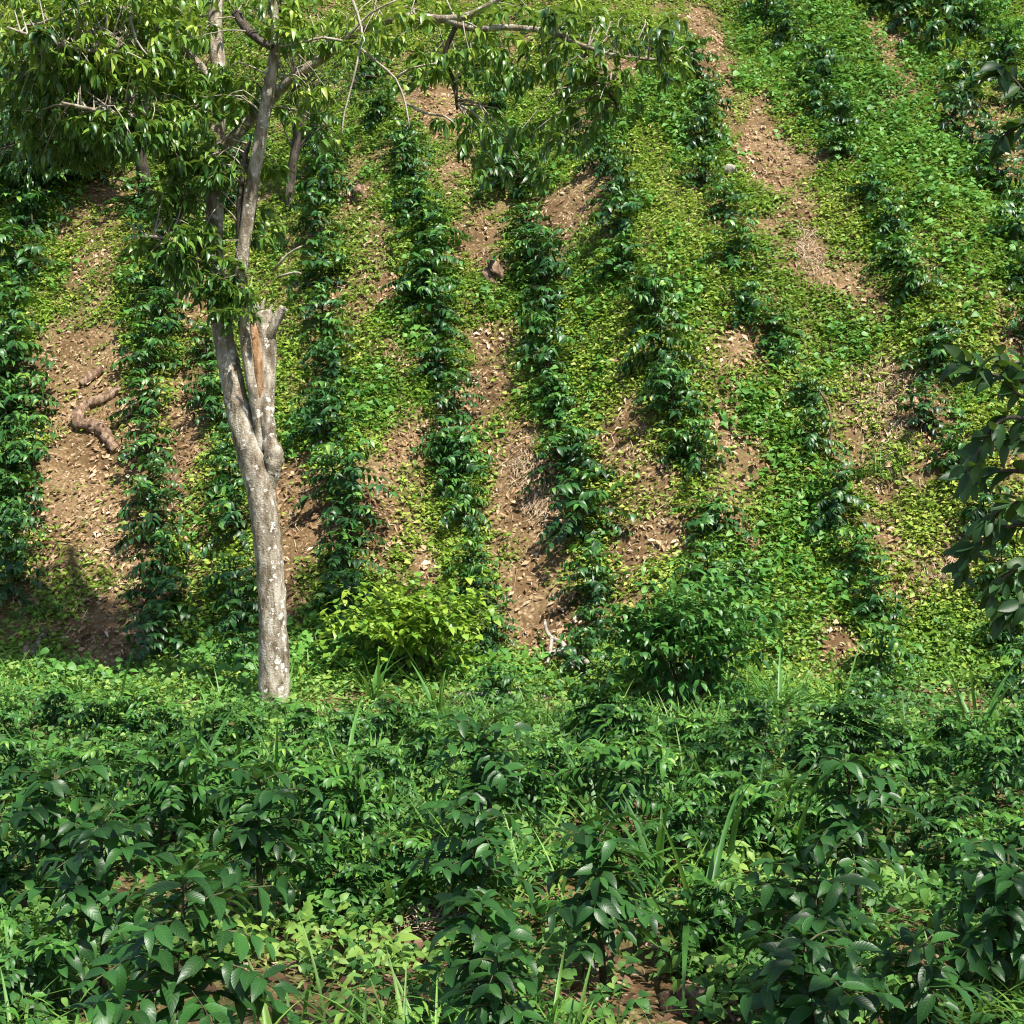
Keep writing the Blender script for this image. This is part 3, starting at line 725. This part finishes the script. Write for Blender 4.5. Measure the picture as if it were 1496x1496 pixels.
# crown: clusters in lobes  (px, py, rx, ry, depth, depth spread, clusters, tint with crown shade painted in)
LOBES = [(70, 40, 110, 45, D - .5, 1.3, 70, .55), (150, 90, 120, 45, D - .3, 1.3, 75, .5), (60, 130, 90, 50, D, 1.3, 60, .25), (230, 40, 80, 45, D, 1.2, 45, .5), (200, 180, 110, 45, D - .6, 1.0, 70, .5),
         (110, 200, 110, 45, D + .4, 1.0, 60, .12), (280, 130, 60, 50, D, 1., 38, .5), (290, 240, 60, 40, D - .2, .8, 34, .3), (255, 350, 65, 35, D - .4, .7, 36, .42), (300, 400, 60, 40, D - .3, .6, 34, .3), (250, 290, 40, 40, D - .2, .6, 18, .25),
         (340, 440, 45, 35, D - .35, .4, 24, .3), (345, 120, 40, 50, D - .3, .8, 22, .5), (380, 330, 40, 30, D + .1, .5, 16, .35), (440, 40, 70, 40, D - .3, 1., 36, .6), (450, 150, 50, 40, D - .2, .8, 20, .55), (540, 60, 60, 45, D - .4, 1., 22, .55),
         (620, 90, 70, 45, D - .5, .9, 32, .5), (700, 80, 80, 50, D - .6, .9, 40, .42), (790, 100, 80, 50, D - .8, .9, 40, .38), (870, 70, 70, 45, D - .9, .9, 34, .45), (950, 50, 70, 45, D - 1, .9, 34, .5), (690, 190, 80, 40, D - .6, .7, 24, .3),
         (790, 195, 90, 40, D - .7, .7, 26, .28), (745, 250, 60, 28, D - .6, .5, 14, .3), (900, 130, 60, 40, D - .9, .7, 26, .35), (985, 100, 40, 40, D - 1, .6, 16, .45), (850, 180, 50, 35, D - .8, .6, 14, .3), (600, 20, 120, 22, D - .5, 1., 30, .6), (820, 15, 110, 22, D - .8, 1., 34, .5), (150, -10, 200, 25, D, 1.5, 60, .6), (400, -10, 80, 25, D - .3, 1.2, 24, .55), (480, 215, 30, 25, D - .2, .4, 5, .4), (400, 240, 25, 20, D - .3, .3, 6, .4)]
allp = np.concatenate([np.concatenate([a_[:-1] + (a_[1:] - a_[:-1]) * q for q in (0, .17, .33, .5, .67, .83)]) for a_ in limbs])
lv = Leaves(); tw = Tubes()
def cluster(lv, c, d, k, L, Wr, tint, droop=.55):
    d = nrm(d)
    for q in range(k):
        a = q * 2.4 + rng.random(); rad = np.array([math.cos(a), math.sin(a), rng.normal(0, .3)])
        f = rad * 1.0 + d * .5 + np.array([0, 0, -droop * rng.uniform(-.5, 1.7)])
        LL = L * rng.uniform(.7, 1.25)
        lv.add(c - d * rng.uniform(0, .12), f, np.array([0, 0, 1.]) + rad * .5 + rng.normal(0, .2, 3), LL, LL * Wr * rng.uniform(.85, 1.2), np.clip(tint + rng.normal(0, .16), 0, 1))
for (x, y, rx, ry, d, ds, n, tn) in LOBES:
    for k in range(int(n * (2.3 if x < 330 else 1.5 if x < 460 else 1.0))):
        u = nrm(rng.normal(0, 1, 3)) * rng.random() ** .4
        c = at(x + u[0] * rx, y + u[1] * ry, d + u[2] * ds)
        i = int(np.argmin(((allp - c) ** 2).sum(1) + rng.random(len(allp)) * .3)); p0 = allp[i]
        vec = c - p0
        if k % 4 == 0 and np.linalg.norm(vec) < 3.2:
            mid = p0 + vec * .5 + np.array([0, 0, .15]) + rng.normal(0, .08, 3)
            tw.add([p0, mid, c], [.013, .008, .004], 4, 0, False, 2)
        cluster(lv, c, vec + [0, 0, .2], rng.integers(6, 10), .165, .34, tn * (.55 if (x < 330 and y > 95) else .9) + .2 * (-u[1]))  # lower left lobes darkened as shade, lobe tops lightened as if lit
P, F, U, L, W, T = lv.arrays()
# the nearest 280 leaves are single parts, the rest one mass
order = np.argsort(P[:, 1]); nearI = order[:280]; rest = order[280:]
tl = leaf_tpl([(0, 0), (.15, .3), (.4, .5), (.7, .38), (1, 0)], .45, .14); tl2 = leaf_tpl([(0, 0), (.15, .3), (.4, .5), (.7, .38), (1, 0)], .85, .14)
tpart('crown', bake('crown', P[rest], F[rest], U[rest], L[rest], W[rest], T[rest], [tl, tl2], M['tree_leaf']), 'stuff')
lv2 = Leaves()
for i in nearI: lv2.add(P[i] - np.array(tree.location), F[i], U[i], L[i], W[i], T[i])
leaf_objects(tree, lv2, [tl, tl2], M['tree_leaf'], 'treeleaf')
# bare pale twigs hanging from the crown
for pts in [[(515, 0), (528, 40), (526, 70), (515, 120), (503, 165), (500, 195)], [(526, 70), (552, 92), (578, 115), (592, 150), (598, 186)], [(578, 115), (600, 100), (640, 92)], [(592, 150), (620, 165), (650, 170), (665, 182)],
            [(500, 60), (470, 55), (440, 62), (410, 68)], [(505, 58), (540, 20), (580, 0)], [(20, 38), (60, 34), (100, 15), (130, 2)], [(130, 45), (150, 70), (190, 78), (215, 92)], [(400, 395), (420, 372), (440, 360)], [(405, 405), (430, 398), (440, 400)], [(190, 25), (200, 60), (215, 80)]]:
    n = len(pts); smooth_noise_tube(tw, [(x, y, D - .9 - .1 * i, 2.2 - 1.4 * i / n) for i, (x, y) in enumerate(pts)], 4, .1, 2)
tpart('twigs', tw.mesh('twigs', M['twig']), 'stuff')

# ------------------------------------------------------------------ dark trees behind on the slope
def slope_tree(name, base_px, pts, lobes, label, mat='bark_dark', tint=.1):
    b = hit(*base_px); e = empty(name, b, 0, 1, label, 'tree')
    t = Tubes(); dd = b[1]
    P_ = smooth_noise_tube(t, [(base_px[0], base_px[1] + 8, dd, pts[0][2])] + [(x, y, dd + dz, r) for (x, y, r, dz) in [(p[0], p[1], p[2], p[3]) for p in pts]], 8, .15, 3)
    o = obj('trunk', t.mesh('trunk', M[mat]), e); o.matrix_parent_inverse = Matrix.Translation(-Vector(e.location))
    lv = Leaves(); tw = Tubes()
    for (x, y, rx, ry, dz, ds, n) in lobes:
        for k in range(n):
            u = nrm(rng.normal(0, 1, 3)) * rng.random() ** .4
            c = at(x + u[0] * rx, y + u[1] * ry, dd + dz + u[2] * ds)
            if k % 4 == 0:
                p0 = P_[-1 - (k % 3)]; tw.add([p0, (p0 + c) / 2 + [0, 0, .2], c], [.02, .012, .005], 4, 0, False, 2)
            cluster(lv, c, c - P_[-1] + [0, 0, .2], rng.integers(6, 10), .17, .36, tint + .12 * rng.random())  # low tint paints the crown's shade into its leaf colour
    for nm, me, kd in (('crown', bake('crown', *lv.arrays(), [tl, tl2], M['tree_leaf']), 'stuff'), ('twigs', tw.mesh('twigs', M[mat]), 'stuff')):
        o = obj(nm, me, e, kd); o.matrix_parent_inverse = Matrix.Translation(-Vector(e.location))
slope_tree('shade_tree', (216, 305), [(212, 270, 10, 0), (205, 230, 9.5, -.2), (200, 190, 9, -.4), (190, 140, 8, -.6), (170, 80, 6, -.8)],
           [(120, 90, 130, 60, -.5, 2.0, 130), (40, 60, 120, 70, 0, 2.0, 110), (220, 40, 110, 60, .5, 2.0, 90), (60, -60, 160, 60, 0, 2, 70), (100, 170, 110, 40, .6, 1.6, 80), (50, 190, 130, 60, -.4, 1.6, 170), (20, 250, 80, 40, -.2, 1.2, 60), (150, 200, 60, 35, -.2, 1., 40)], 'dark-trunked shade tree with a dense crown behind the forked tree')
slope_tree('shade_tree', (422, 300), [(424, 270, 7, 0), (430, 225, 6.5, -.1), (438, 180, 6, -.2), (440, 130, 5, -.3)],
           [(450, 80, 70, 50, 0, 1.2, 60), (540, 120, 50, 40, .5, 1., 26), (400, 20, 70, 40, 0, 1.2, 40)], 'slender leaning dark tree just behind the fork of the pale tree')

# ------------------------------------------------------------------ big shrubs at the foot of the slope
def shrub(cx, cy, w, h, n, L, Wr, mat, tint, label, name, tpl, hoff):
    b = hit(cx, cy, hoff); e = empty(name, b, 0, 1, label, 'shrub')
    k = b[1] / FPX; rx = w * k / 2; rz = h * k / 2; c0 = np.array([0, 0, hoff * .92])
    lv = Leaves(); tb = Tubes()
    for s in range(16):
        a = rng.random() * 6.28; q = rng.random() ** .5
        tip = c0 + np.array([math.cos(a) * rx * q, math.sin(a) * rx * q * .8, rng.uniform(-.1, .9) * rz * math.sqrt(1 - q * q * .8)])
        tb.add([np.array([rng.normal(0, .06), rng.normal(0, .06), -.05]), tip * [.5, .5, .55], tip], [.018, .012, .005], 5, 0, False, 2)
    for i in range(n):
        u = nrm(rng.normal(0, 1, 3)); u[2] = abs(u[2]) if rng.random() < .5 else u[2]
        bump = .55 + .85 * vnoise(u[0] * 2.6 + 5 + cx, u[1] * 2.3 + u[2] * 2.6)
        c = c0 + u * np.array([rx, rx * .85, rz]) * bump * rng.uniform(.4, 1.12)
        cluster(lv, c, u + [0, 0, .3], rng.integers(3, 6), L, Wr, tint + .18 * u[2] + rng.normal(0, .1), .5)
    obj('foliage', bake('foliage', *lv.arrays(), tpl, M[mat]), e, 'stuff'); obj('stem', tb.mesh('stem', M['stem']), e)
shrub(600, 915, 260, 175, 640, .135, .66, 'lime_leaf', .5, 'yellow-green broad-leaved shrub at the slope foot beside the forked tree', 'lime_shrub', T_heart, .75)
shrub(998, 930, 255, 200, 760, .14, .5, 'shrub_leaf', .3, 'large dense mid-green shrub at the slope foot beside the forked fallen branch', 'green_shrub', T_coffee, .85)
shrub(1075, 905, 80, 70, 90, .13, .5, 'shrub_leaf', .3, 'small mid-green shrub leaning against the large dense shrub', 'green_shrub', T_coffee, .4)

# ------------------------------------------------------------------ small near tree whose branches hang in from the side
sbx, sby = 2.45, 4.7
side = empty('side_tree', (sbx, sby, float(terrain(sbx, sby))), 0, 1, 'dark glossy-leaved small tree reaching its branches over the hollow', 'tree')
SINV = Matrix.Translation(-Vector(side.location))
t = Tubes(); zg = float(terrain(sbx, sby))
t.add([(sbx, sby, zg - .1), (sbx - .03, sby, 1.2), (sbx + .04, sby, 2.4), (sbx, sby + .02, 3.4), (sbx + .08, sby, 4.4), (sbx + .05, sby + .05, 5.2)], [.07, .06, .05, .042, .032, .02], 9, .1, True, 3)
o = obj('trunk', t.mesh('trunk', M['bark_dark']), side); o.matrix_parent_inverse = SINV
lv = Leaves()
BR = [[(1740, 690), (1600, 620), (1500, 560), (1440, 545), (1405, 530)], [(1740, 700), (1620, 660), (1520, 620), (1470, 610), (1440, 640), (1412, 690)], [(1740, 760), (1600, 720), (1500, 690), (1450, 690), (1410, 700)],
      [(1740, 840), (1600, 790), (1520, 770), (1470, 770), (1420, 800), (1402, 840)], [(1740, 860), (1620, 830), (1520, 820), (1470, 840), (1450, 870)], [(1760, 300), (1620, 220), (1520, 160), (1485, 120), (1460, 95)], [(1760, 330), (1640, 250), (1530, 190), (1490, 180), (1462, 205)],
      [(1740, 700), (1600, 640), (1520, 590), (1480, 570), (1460, 520)], [(1740, 740), (1600, 690), (1510, 650), (1475, 640)], [(1760, 420), (1650, 330), (1560, 250), (1510, 215)],
      [(1740, 800), (1620, 750), (1530, 730), (1480, 735), (1440, 760)], [(1740, 900), (1620, 870), (1540, 860), (1490, 880), (1465, 900)], [(1740, 640), (1620, 590), (1530, 540), (1490, 530)]]
for br in BR:
    t = Tubes(); ds = [sby, sby - .1, sby - .15, sby - .2, sby - .2, sby - .2]
    dj = rng.uniform(-.25, .25)
    px = [(x, y, (ds[i] + dj * i / 4), 4.5 - 3.4 * i / len(br)) for i, (x, y) in enumerate(br)]
    pts = [at(x, y, d) for (x, y, d, r) in px]
    smooth_noise_tube(t, px, 6, .1, 3)
    o = obj('branch', t.mesh('branch', M['bark_dark']), side); o.matrix_parent_inverse = SINV
    n = len(pts)
    for i in range(2, n):
        for f in ((.1, .3, .5, .7, .88, 1.) if i > 2 else (.2, .5, .8)):
            p = pts[i - 1] + (pts[i] - pts[i - 1]) * f; d = nrm(pts[i] - pts[i - 1])
            for sg in (-1, 1):
                if rng.random() < .12: continue
                f3 = d * .5 + np.array([rng.normal(-.2, .45), sg * .45, rng.normal(-.12, .5)])
                L_ = rng.uniform(.062, .105)
                lv.add(p - np.array(side.location), f3, np.array([rng.normal(0, .5), -.6 + rng.normal(0, .5), 1]), L_, L_ * rng.uniform(.37, .46), np.clip(rng.normal(.1, .12), 0, .5))
tn = [leaf_tpl([(0, 0), (.1, .2), (.25, .4), (.45, .5), (.65, .47), (.82, .32), (.94, .13), (1, 0)], d, .2, .006) for d in (.15, .35, .6)]
leaf_objects(side, lv, tn, M['side_leaf'], 'sideleaf')
# its upper crown, above the picture
lv = Leaves()
for k in range(60):
    u = nrm(rng.normal(0, 1, 3)); c = np.array([sbx + .35 + u[0] * .8, sby + u[1] * .9, 5.0 + u[2] * .6])
    cluster(lv, c, u, 6, .13, .42, .12, .3)
o = obj('crown', bake('crown', *lv.arrays(), tn, M['side_leaf']), side, 'stuff'); o.matrix_parent_inverse = SINV

# ------------------------------------------------------------------ fallen wood and debris
def lying(name, px, rad, mat, label, cat, sides=9, rough=.25, lift=.6):
    pts = []
    for (x, y), r in zip(px, rad):
        h = hit(x, y); rm = r * h[1] / FPX; pts.append((h + [0, 0, rm * lift], rm))
    t = Tubes(); t.add([p for p, _ in pts], [r for _, r in pts], sides, rough, True, 4)
    o = obj(name, t.mesh(name, M[mat])); tag(o, label, cat); return o
lying('curved_log', [(176, 572), (150, 588), (128, 598), (116, 612), (116, 624), (134, 628), (148, 634), (158, 648), (167, 664)], [5, 7, 8.5, 9.5, 9, 8.5, 9, 8, 6], 'log', 'twisted brown S-shaped log lying beside the littered path', 'log', 13, .8)
lying('broken_log', [(148, 543), (128, 558), (118, 566)], [6, 6.5, 5], 'log', 'short dark broken log above the twisted S-shaped log', 'log')
lying('cut_log', [(66, 925), (56, 945), (47, 962)], [5, 6, 6.5], 'log_grey_brown', 'grey cut log at the foot of the littered path', 'log')
lying('cut_log', [(40, 945), (34, 975)], [6, 7], 'log', 'brown cut log next to the grey one at the path foot', 'log')
lying('fallen_log', [(178, 990), (215, 993), (245, 990), (270, 996)], [7, 8, 7, 5], 'log', 'weathered brown log half hidden by weeds beside the forked tree', 'log')
lying('stake', [(338, 982), (344, 996), (350, 1008)], [2.5, 3, 3.2], 'grey_log', 'thin pale stake leaning beside the forked tree base', 'stick', lift=2)
lying('fallen_log', [(662, 1018), (700, 1020), (745, 1018), (800, 1020)], [4, 5.5, 5, 3.5], 'grey_log', 'long pale fallen log lying across the slope foot', 'log')
fb = empty('fallen_branch', hit(830, 985), 0, 1, 'pale forked fallen branch at the slope foot beside the dense shrub', 'branch')
for px, rad in (([(796, 990), (812, 984), (826, 984), (845, 990), (858, 1000)], [3, 4, 4.5, 4, 3]), ([(826, 984), (822, 970), (806, 962), (798, 950), (796, 936)], [4, 3, 2.6, 2.2, 1.8]), ([(845, 990), (838, 1000), (836, 1008)], [3, 2.4, 1.5]), ([(806, 962), (804, 980), (800, 1000)], [2.5, 2, 1.5])):
    pts = []
    for (x, y), r in zip(px, rad):
        h = hit(x, y); pts.append((h + [0, 0, .3], 1.3 * r * h[1] / FPX))
    t = Tubes(); t.add([p for p, _ in pts], [r for _, r in pts], 7, .2, True, 4)
    o = obj('bough', t.mesh('bough', M['grey_log']), fb); o.matrix_parent_inverse = Matrix.Translation(-Vector(fb.location))
def standing(name, px, rad, mat, label, cat):
    b = hit(*px[0]); pts = [at(x, y, b[1] - .03 * i) for i, (x, y) in enumerate(px)]
    t = Tubes(); t.add(pts, [r * b[1] / FPX for r in rad], 6, .2, True, 3)
    tag(obj(name, t.mesh(name, M[mat])), label, cat)
standing('dead_stem', [(1212, 668), (1214, 630), (1212, 600), (1204, 582), (1197, 570)], [1.7, 1.8, 1.6, 1.8, 1.2], 'log', 'crooked dead stem standing beside a hillside coffee bush', 'stem')
standing('leaning_stick', [(1122, 1212), (1112, 1190), (1104, 1172), (1095, 1152)], [7, 6, 4, 2], 'grey_log', 'leaning grey splintered stick beside the dense dark coffee bush', 'stick')
standing('twig', [(925, 1180), (915, 1160), (905, 1140), (900, 1128)], [1.6, 1.4, 1.1, .8], 'twig', 'bare pale twig standing over the red rotten stump', 'twig')
standing('twig', [(930, 1178), (926, 1155), (918, 1140)], [1.5, 1.2, .8], 'twig', 'short bare twig leaning against the longer pale twig', 'twig')
for (pts, rad, lab) in [([(885, 1190), (915, 1186), (945, 1182), (1010, 1180)], [5, 8, 6, 3], 'red-brown rotten log on the bare patch in the hollow'), ([(1350, 1135), (1390, 1140)], [3, 2], 'thin brown branch lying under bushes at the hollow edge'),
                        ([(880, 1490), (888, 1455), (892, 1440)], [2.5, 2.5, 2], 'thin dry stick lying in litter near the pale ribbed seedling'), ([(1160, 1290), (1240, 1300), (1280, 1310)], [2, 2.5, 2], 'thin dry stick lying below the dense dark bush'), ([(600, 1350), (680, 1340), (720, 1335)], [2, 2, 1.5], 'yellowed cut stalk lying below the low coffee bush')]:
    lying('fallen_stick', pts, rad, 'log' if 'brown' in lab else 'grey_log', lab, 'stick')

def blob(name, x, y, rpx, flat, mat, label, cat, jag=.35):
    b = hit(x, y); r = rpx * b[1] / FPX
    import bmesh
    bm = bmesh.new(); bmesh.ops.create_icosphere(bm, subdivisions=3, radius=1)
    for v in bm.verts:
        c = v.co; k = 1 + jag * (float(vnoise(c.x * 2 + x, c.y * 2 + c.z * 1.7 + y)) - .5) + jag * .5 * (float(vnoise(c.x * 5 + x, c.y * 5 + c.z * 4)) - .5)
        v.co = Vector((c.x * k * r, c.y * k * r * .8, c.z * k * r * flat))
    me = bpy.data.meshes.new(name); bm.to_mesh(me); bm.free(); me.materials.append(M[mat])
    for p in me.polygons: p.use_smooth = True
    o = obj(name, me); o.location = b + [0, 0, r * flat * .35]; o.rotation_euler = (rng.normal(0, .2), rng.normal(0, .2), rng.random() * 6); tag(o, label, cat)
blob('stump', 722, 408, 16, 1.0, 'log', 'small brown clump of soil and dead leaves beside the fifth coffee row', 'stump', 1.5)  # rough blob for a clump of soil and dead leaves
blob('stone', 1062, 1432, 34, .55, 'log', 'brown earthy stone beside the broad coffee bush', 'stone')
blob('stone', 1005, 1470, 42, .5, 'log', 'larger brown stone among broad-leaved weeds', 'stone')
blob('stone', 1066, 252, 12, .7, 'grey_log', 'grey stone high on the slope beside a coffee row', 'stone')
blob('stump', 525, 290, 12, 1.0, 'log', 'small earthy stump high on the slope near the third coffee row', 'stump', 1.5)
# heaps of dry cut grass
def heap(x, y, w, h, label, n=260):
    b = hit(x, y); k = b[1] / FPX; lo = hit(x, y + h / 2); hi = hit(x, y - h / 2)
    X = b[0] + rng.normal(0, w * k / 3.2, n); Y = (lo[1] + hi[1]) / 2 + rng.normal(0, max(.1, (hi[1] - lo[1]) / 3.2), n)
    a = rng.normal(1.2, .7, n); e = .1
    gxn = (terrain(X + e, Y) - terrain(X - e, Y)) / (2 * e); gyn = (terrain(X, Y + e) - terrain(X, Y - e)) / (2 * e)
    F = np.stack([np.cos(a), np.sin(a), gxn * np.cos(a) + gyn * np.sin(a) + rng.normal(0, .2, n)], 1)
    U = np.stack([-gxn, -gyn, np.ones(n)], 1)
    Lh = rng.uniform(.2, .6, n)
    me = bake('dry_grass_heap', np.stack([X, Y, terrain(X, Y) + .03 + rng.random(n) * .08], 1), F, U, Lh, np.full(n, .008), rng.random(n), T_fb, M['straw'])
    o = obj('dry_grass_heap', me, None, 'stuff'); tag(o, label, 'dry grass')
heap(1300, 590, 90, 150, 'grey-brown heap of dead grass beside the eighth coffee row', 420)
heap(765, 690, 60, 60, 'dry straw heap on the bare strip beside the fifth coffee row')
heap(785, 740, 40, 60, 'small grey straw heap just below the dry straw heap')
heap(1180, 375, 36, 60, 'dry straw at the lower end of the pale bare track')
heap(640, 1365, 120, 40, 'yellowed cut stalks below the low coffee bush', 160)
heap(1395, 850, 60, 40, 'pale dead grass under the hanging side branches', 160)
heap(60, 890, 80, 30, 'dry grass by the cut logs at path foot', 80)
# grassy tuft by the path foot
for (x, y, h) in [(55, 900, 45), (85, 895, 40), (30, 905, 40), (840, 720, 24), (690, 640, 26), (1285, 690, 36), (1300, 700, 30)]:
    b = hit(x, y); hh = h * b[1] / FPX * 1.3
    e = empty('grass_tussock', b, 0, 1, 'fine green grass tussock on the open slope', 'grass', 'grass tussocks on the slope')
    lv = Leaves()
    for k in range(22):
        a = rng.random() * 6.28; s = rng.uniform(.2, .9)
        lv.add(np.array([rng.normal(0, .08), rng.normal(0, .08), -.02]), [math.cos(a) * s, math.sin(a) * s, 1], [-math.cos(a), -math.sin(a), s], hh * rng.uniform(.6, 1.3), .018, np.clip(rng.normal(.3, .15), 0, .8))
    leaf_objects(e, lv, T_blade, M['grass'], 'blade', 'blade')

# ------------------------------------------------------------------ unseen trees added so their crowns shade the hollow
def added_shade_tree(x0, y0, h, lobes, label):
    z0 = float(terrain(x0, y0)); e = empty('shade_tree', (x0, y0, z0), 0, 1, label, 'tree', 'added shade trees round the hollow')
    inv = Matrix.Translation(-Vector(e.location)); t = Tubes()
    t.add([(x0, y0, z0 - .2), (x0 + .1, y0, z0 + h * .3), (x0 - .1, y0 + .1, z0 + h * .6), (x0, y0, z0 + h)], [.26, .21, .17, .1], 10, .12, True, 4)
    lv = Leaves()
    for (x, y, z, rx, ry, rz, n) in lobes:
        t.add([(x0, y0, z0 + h * .7), ((x0 + x) / 2, (y0 + y) / 2, z0 + h * .85), (x, y, z)], [.11, .07, .03], 7, .1, True, 3)
        for k in range(n):
            u = nrm(rng.normal(0, 1, 3)) * rng.random() ** .35
            c = np.array([x + u[0] * rx, y + u[1] * ry, z + u[2] * rz])
            cluster(lv, c, u + [0, 0, .2], 3, .17, .40, .3 + .1 * u[2], .3)
    for nm, me, kd in (('trunk', t.mesh('trunk', M['bark']), None), ('crown', bake('crown', *lv.arrays(), [tl, tl2], M['tree_leaf']), 'stuff')):
        o = obj(nm, me, e, kd); o.matrix_parent_inverse = inv
added_shade_tree(9.5, 9.0, 9.5, [(7.5, 10, 10.2, 3.2, 2.6, .8, 230), (4.2, 11.5, 10.4, 2.6, 2.2, .7, 170), (9.5, 7, 10.3, 2.6, 2.4, .8, 150), (5.5, 7.0, 10.4, 2.6, 2.2, .7, 170)], 'added unseen shade tree beside the hollow, over the side tree')
added_shade_tree(6.0, -1.5, 9.5, [(5.5, 2.5, 10.2, 3.0, 2.4, .8, 190), (8.5, 3.5, 10.3, 2.4, 2.4, .7, 130), (2.0, 3.5, 10.3, 2.4, 2.4, .7, 150)], 'added unseen shade tree behind the small glossy side tree')
added_shade_tree(-3.5, 1.5, 9.5, [(-.5, 9.5, 10.4, 2.4, 2.4, .7, 150), (1.2, 7.0, 10.3, 2.4, 2.2, .7, 150), (-2.5, 5, 10.2, 2.4, 2.4, .7, 130), (1.0, 4.0, 10.2, 2.2, 2.0, .7, 50)], 'added unseen shade tree across the hollow from the side tree')

# ------------------------------------------------------------------ labels that single out look-alikes by what they stand closest to
marks = {}
for o in bpy.data.objects:
    l_ = o.get('label')
    if not l_: continue
    for key, short in (('tall pale-barked', 'forked tree'), ('yellow-green broad', 'lime shrub'), ('large dense mid', 'big green shrub'), ('red-brown rotten', 'rotten log'), ('leaning grey', 'leaning grey stick'),
                       ('tall arching grass', 'arching tussock'), ('broad-bladed grass', 'broad-bladed tussock'), ('tall domed', 'tall domed bush'), ('big coffee bush', 'biggest wavy-leaved bush'), ('larger brown stone', 'larger brown stone'),
                       ('dark-trunked', 'dark-trunked shade tree'), ('slender leaning', 'slender leaning tree'), ('grey stone high', 'grey hillside stone'), ('crooked dead', 'crooked dead stem'), ('weathered brown', 'weathered log'), ('single-stemmed', 'single-stemmed young bush'), ('yellowed cut stalks', 'yellowed stalks'), ('grey cut log', 'grey cut log')):
        if l_.startswith(key):
            p = np.array(o.location) if o.type == 'EMPTY' or abs(o.location.x) + abs(o.location.y) > .01 else np.mean([np.array(v.co) for v in o.data.vertices], axis=0)
            marks[short] = p[:2]
same = {}
for o in bpy.data.objects:
    if o.get('label') and o.get('group') and not o.parent: same.setdefault(o['label'], []).append(o)
SHORT = {'small dark coffee bush': 'small coffee bush at the slope foot', 'mid-sized dark': 'mid-sized coffee bush among weeds', 'pale green broad': 'broad-leaved weed in the hollow', 'coffee bush standing': 'coffee bush apart from the rows',
         'leafy green grass': 'leafy grass tussock', 'fine green grass': 'fine grass tussock on the slope'}
def ordn(i): return '' if i == 0 else (['', 'second ', 'third ', 'fourth ', 'fifth ', 'sixth ', 'seventh ', 'eighth ', 'ninth ', 'tenth '][i] if i < 10 else None)
for lab, os_ in same.items():
    if len(os_) < 2: continue
    base = next((v for k, v in SHORT.items() if lab.startswith(k)), None)
    if not base: continue
    XY = np.array([[o.location.x, o.location.y] for o in os_])
    rank = {m: np.argsort(np.argsort(((XY - p) ** 2).sum(1))) for m, p in marks.items()}
    for i, o in enumerate(os_):
        m = min(marks, key=lambda q: (int(rank[q][i]), ((XY[i] - marks[q]) ** 2).sum()))
        w_ = ordn(int(rank[m][i]))
        if w_ is not None: o['label'] = f'{base}, {w_}closest to the {m}'
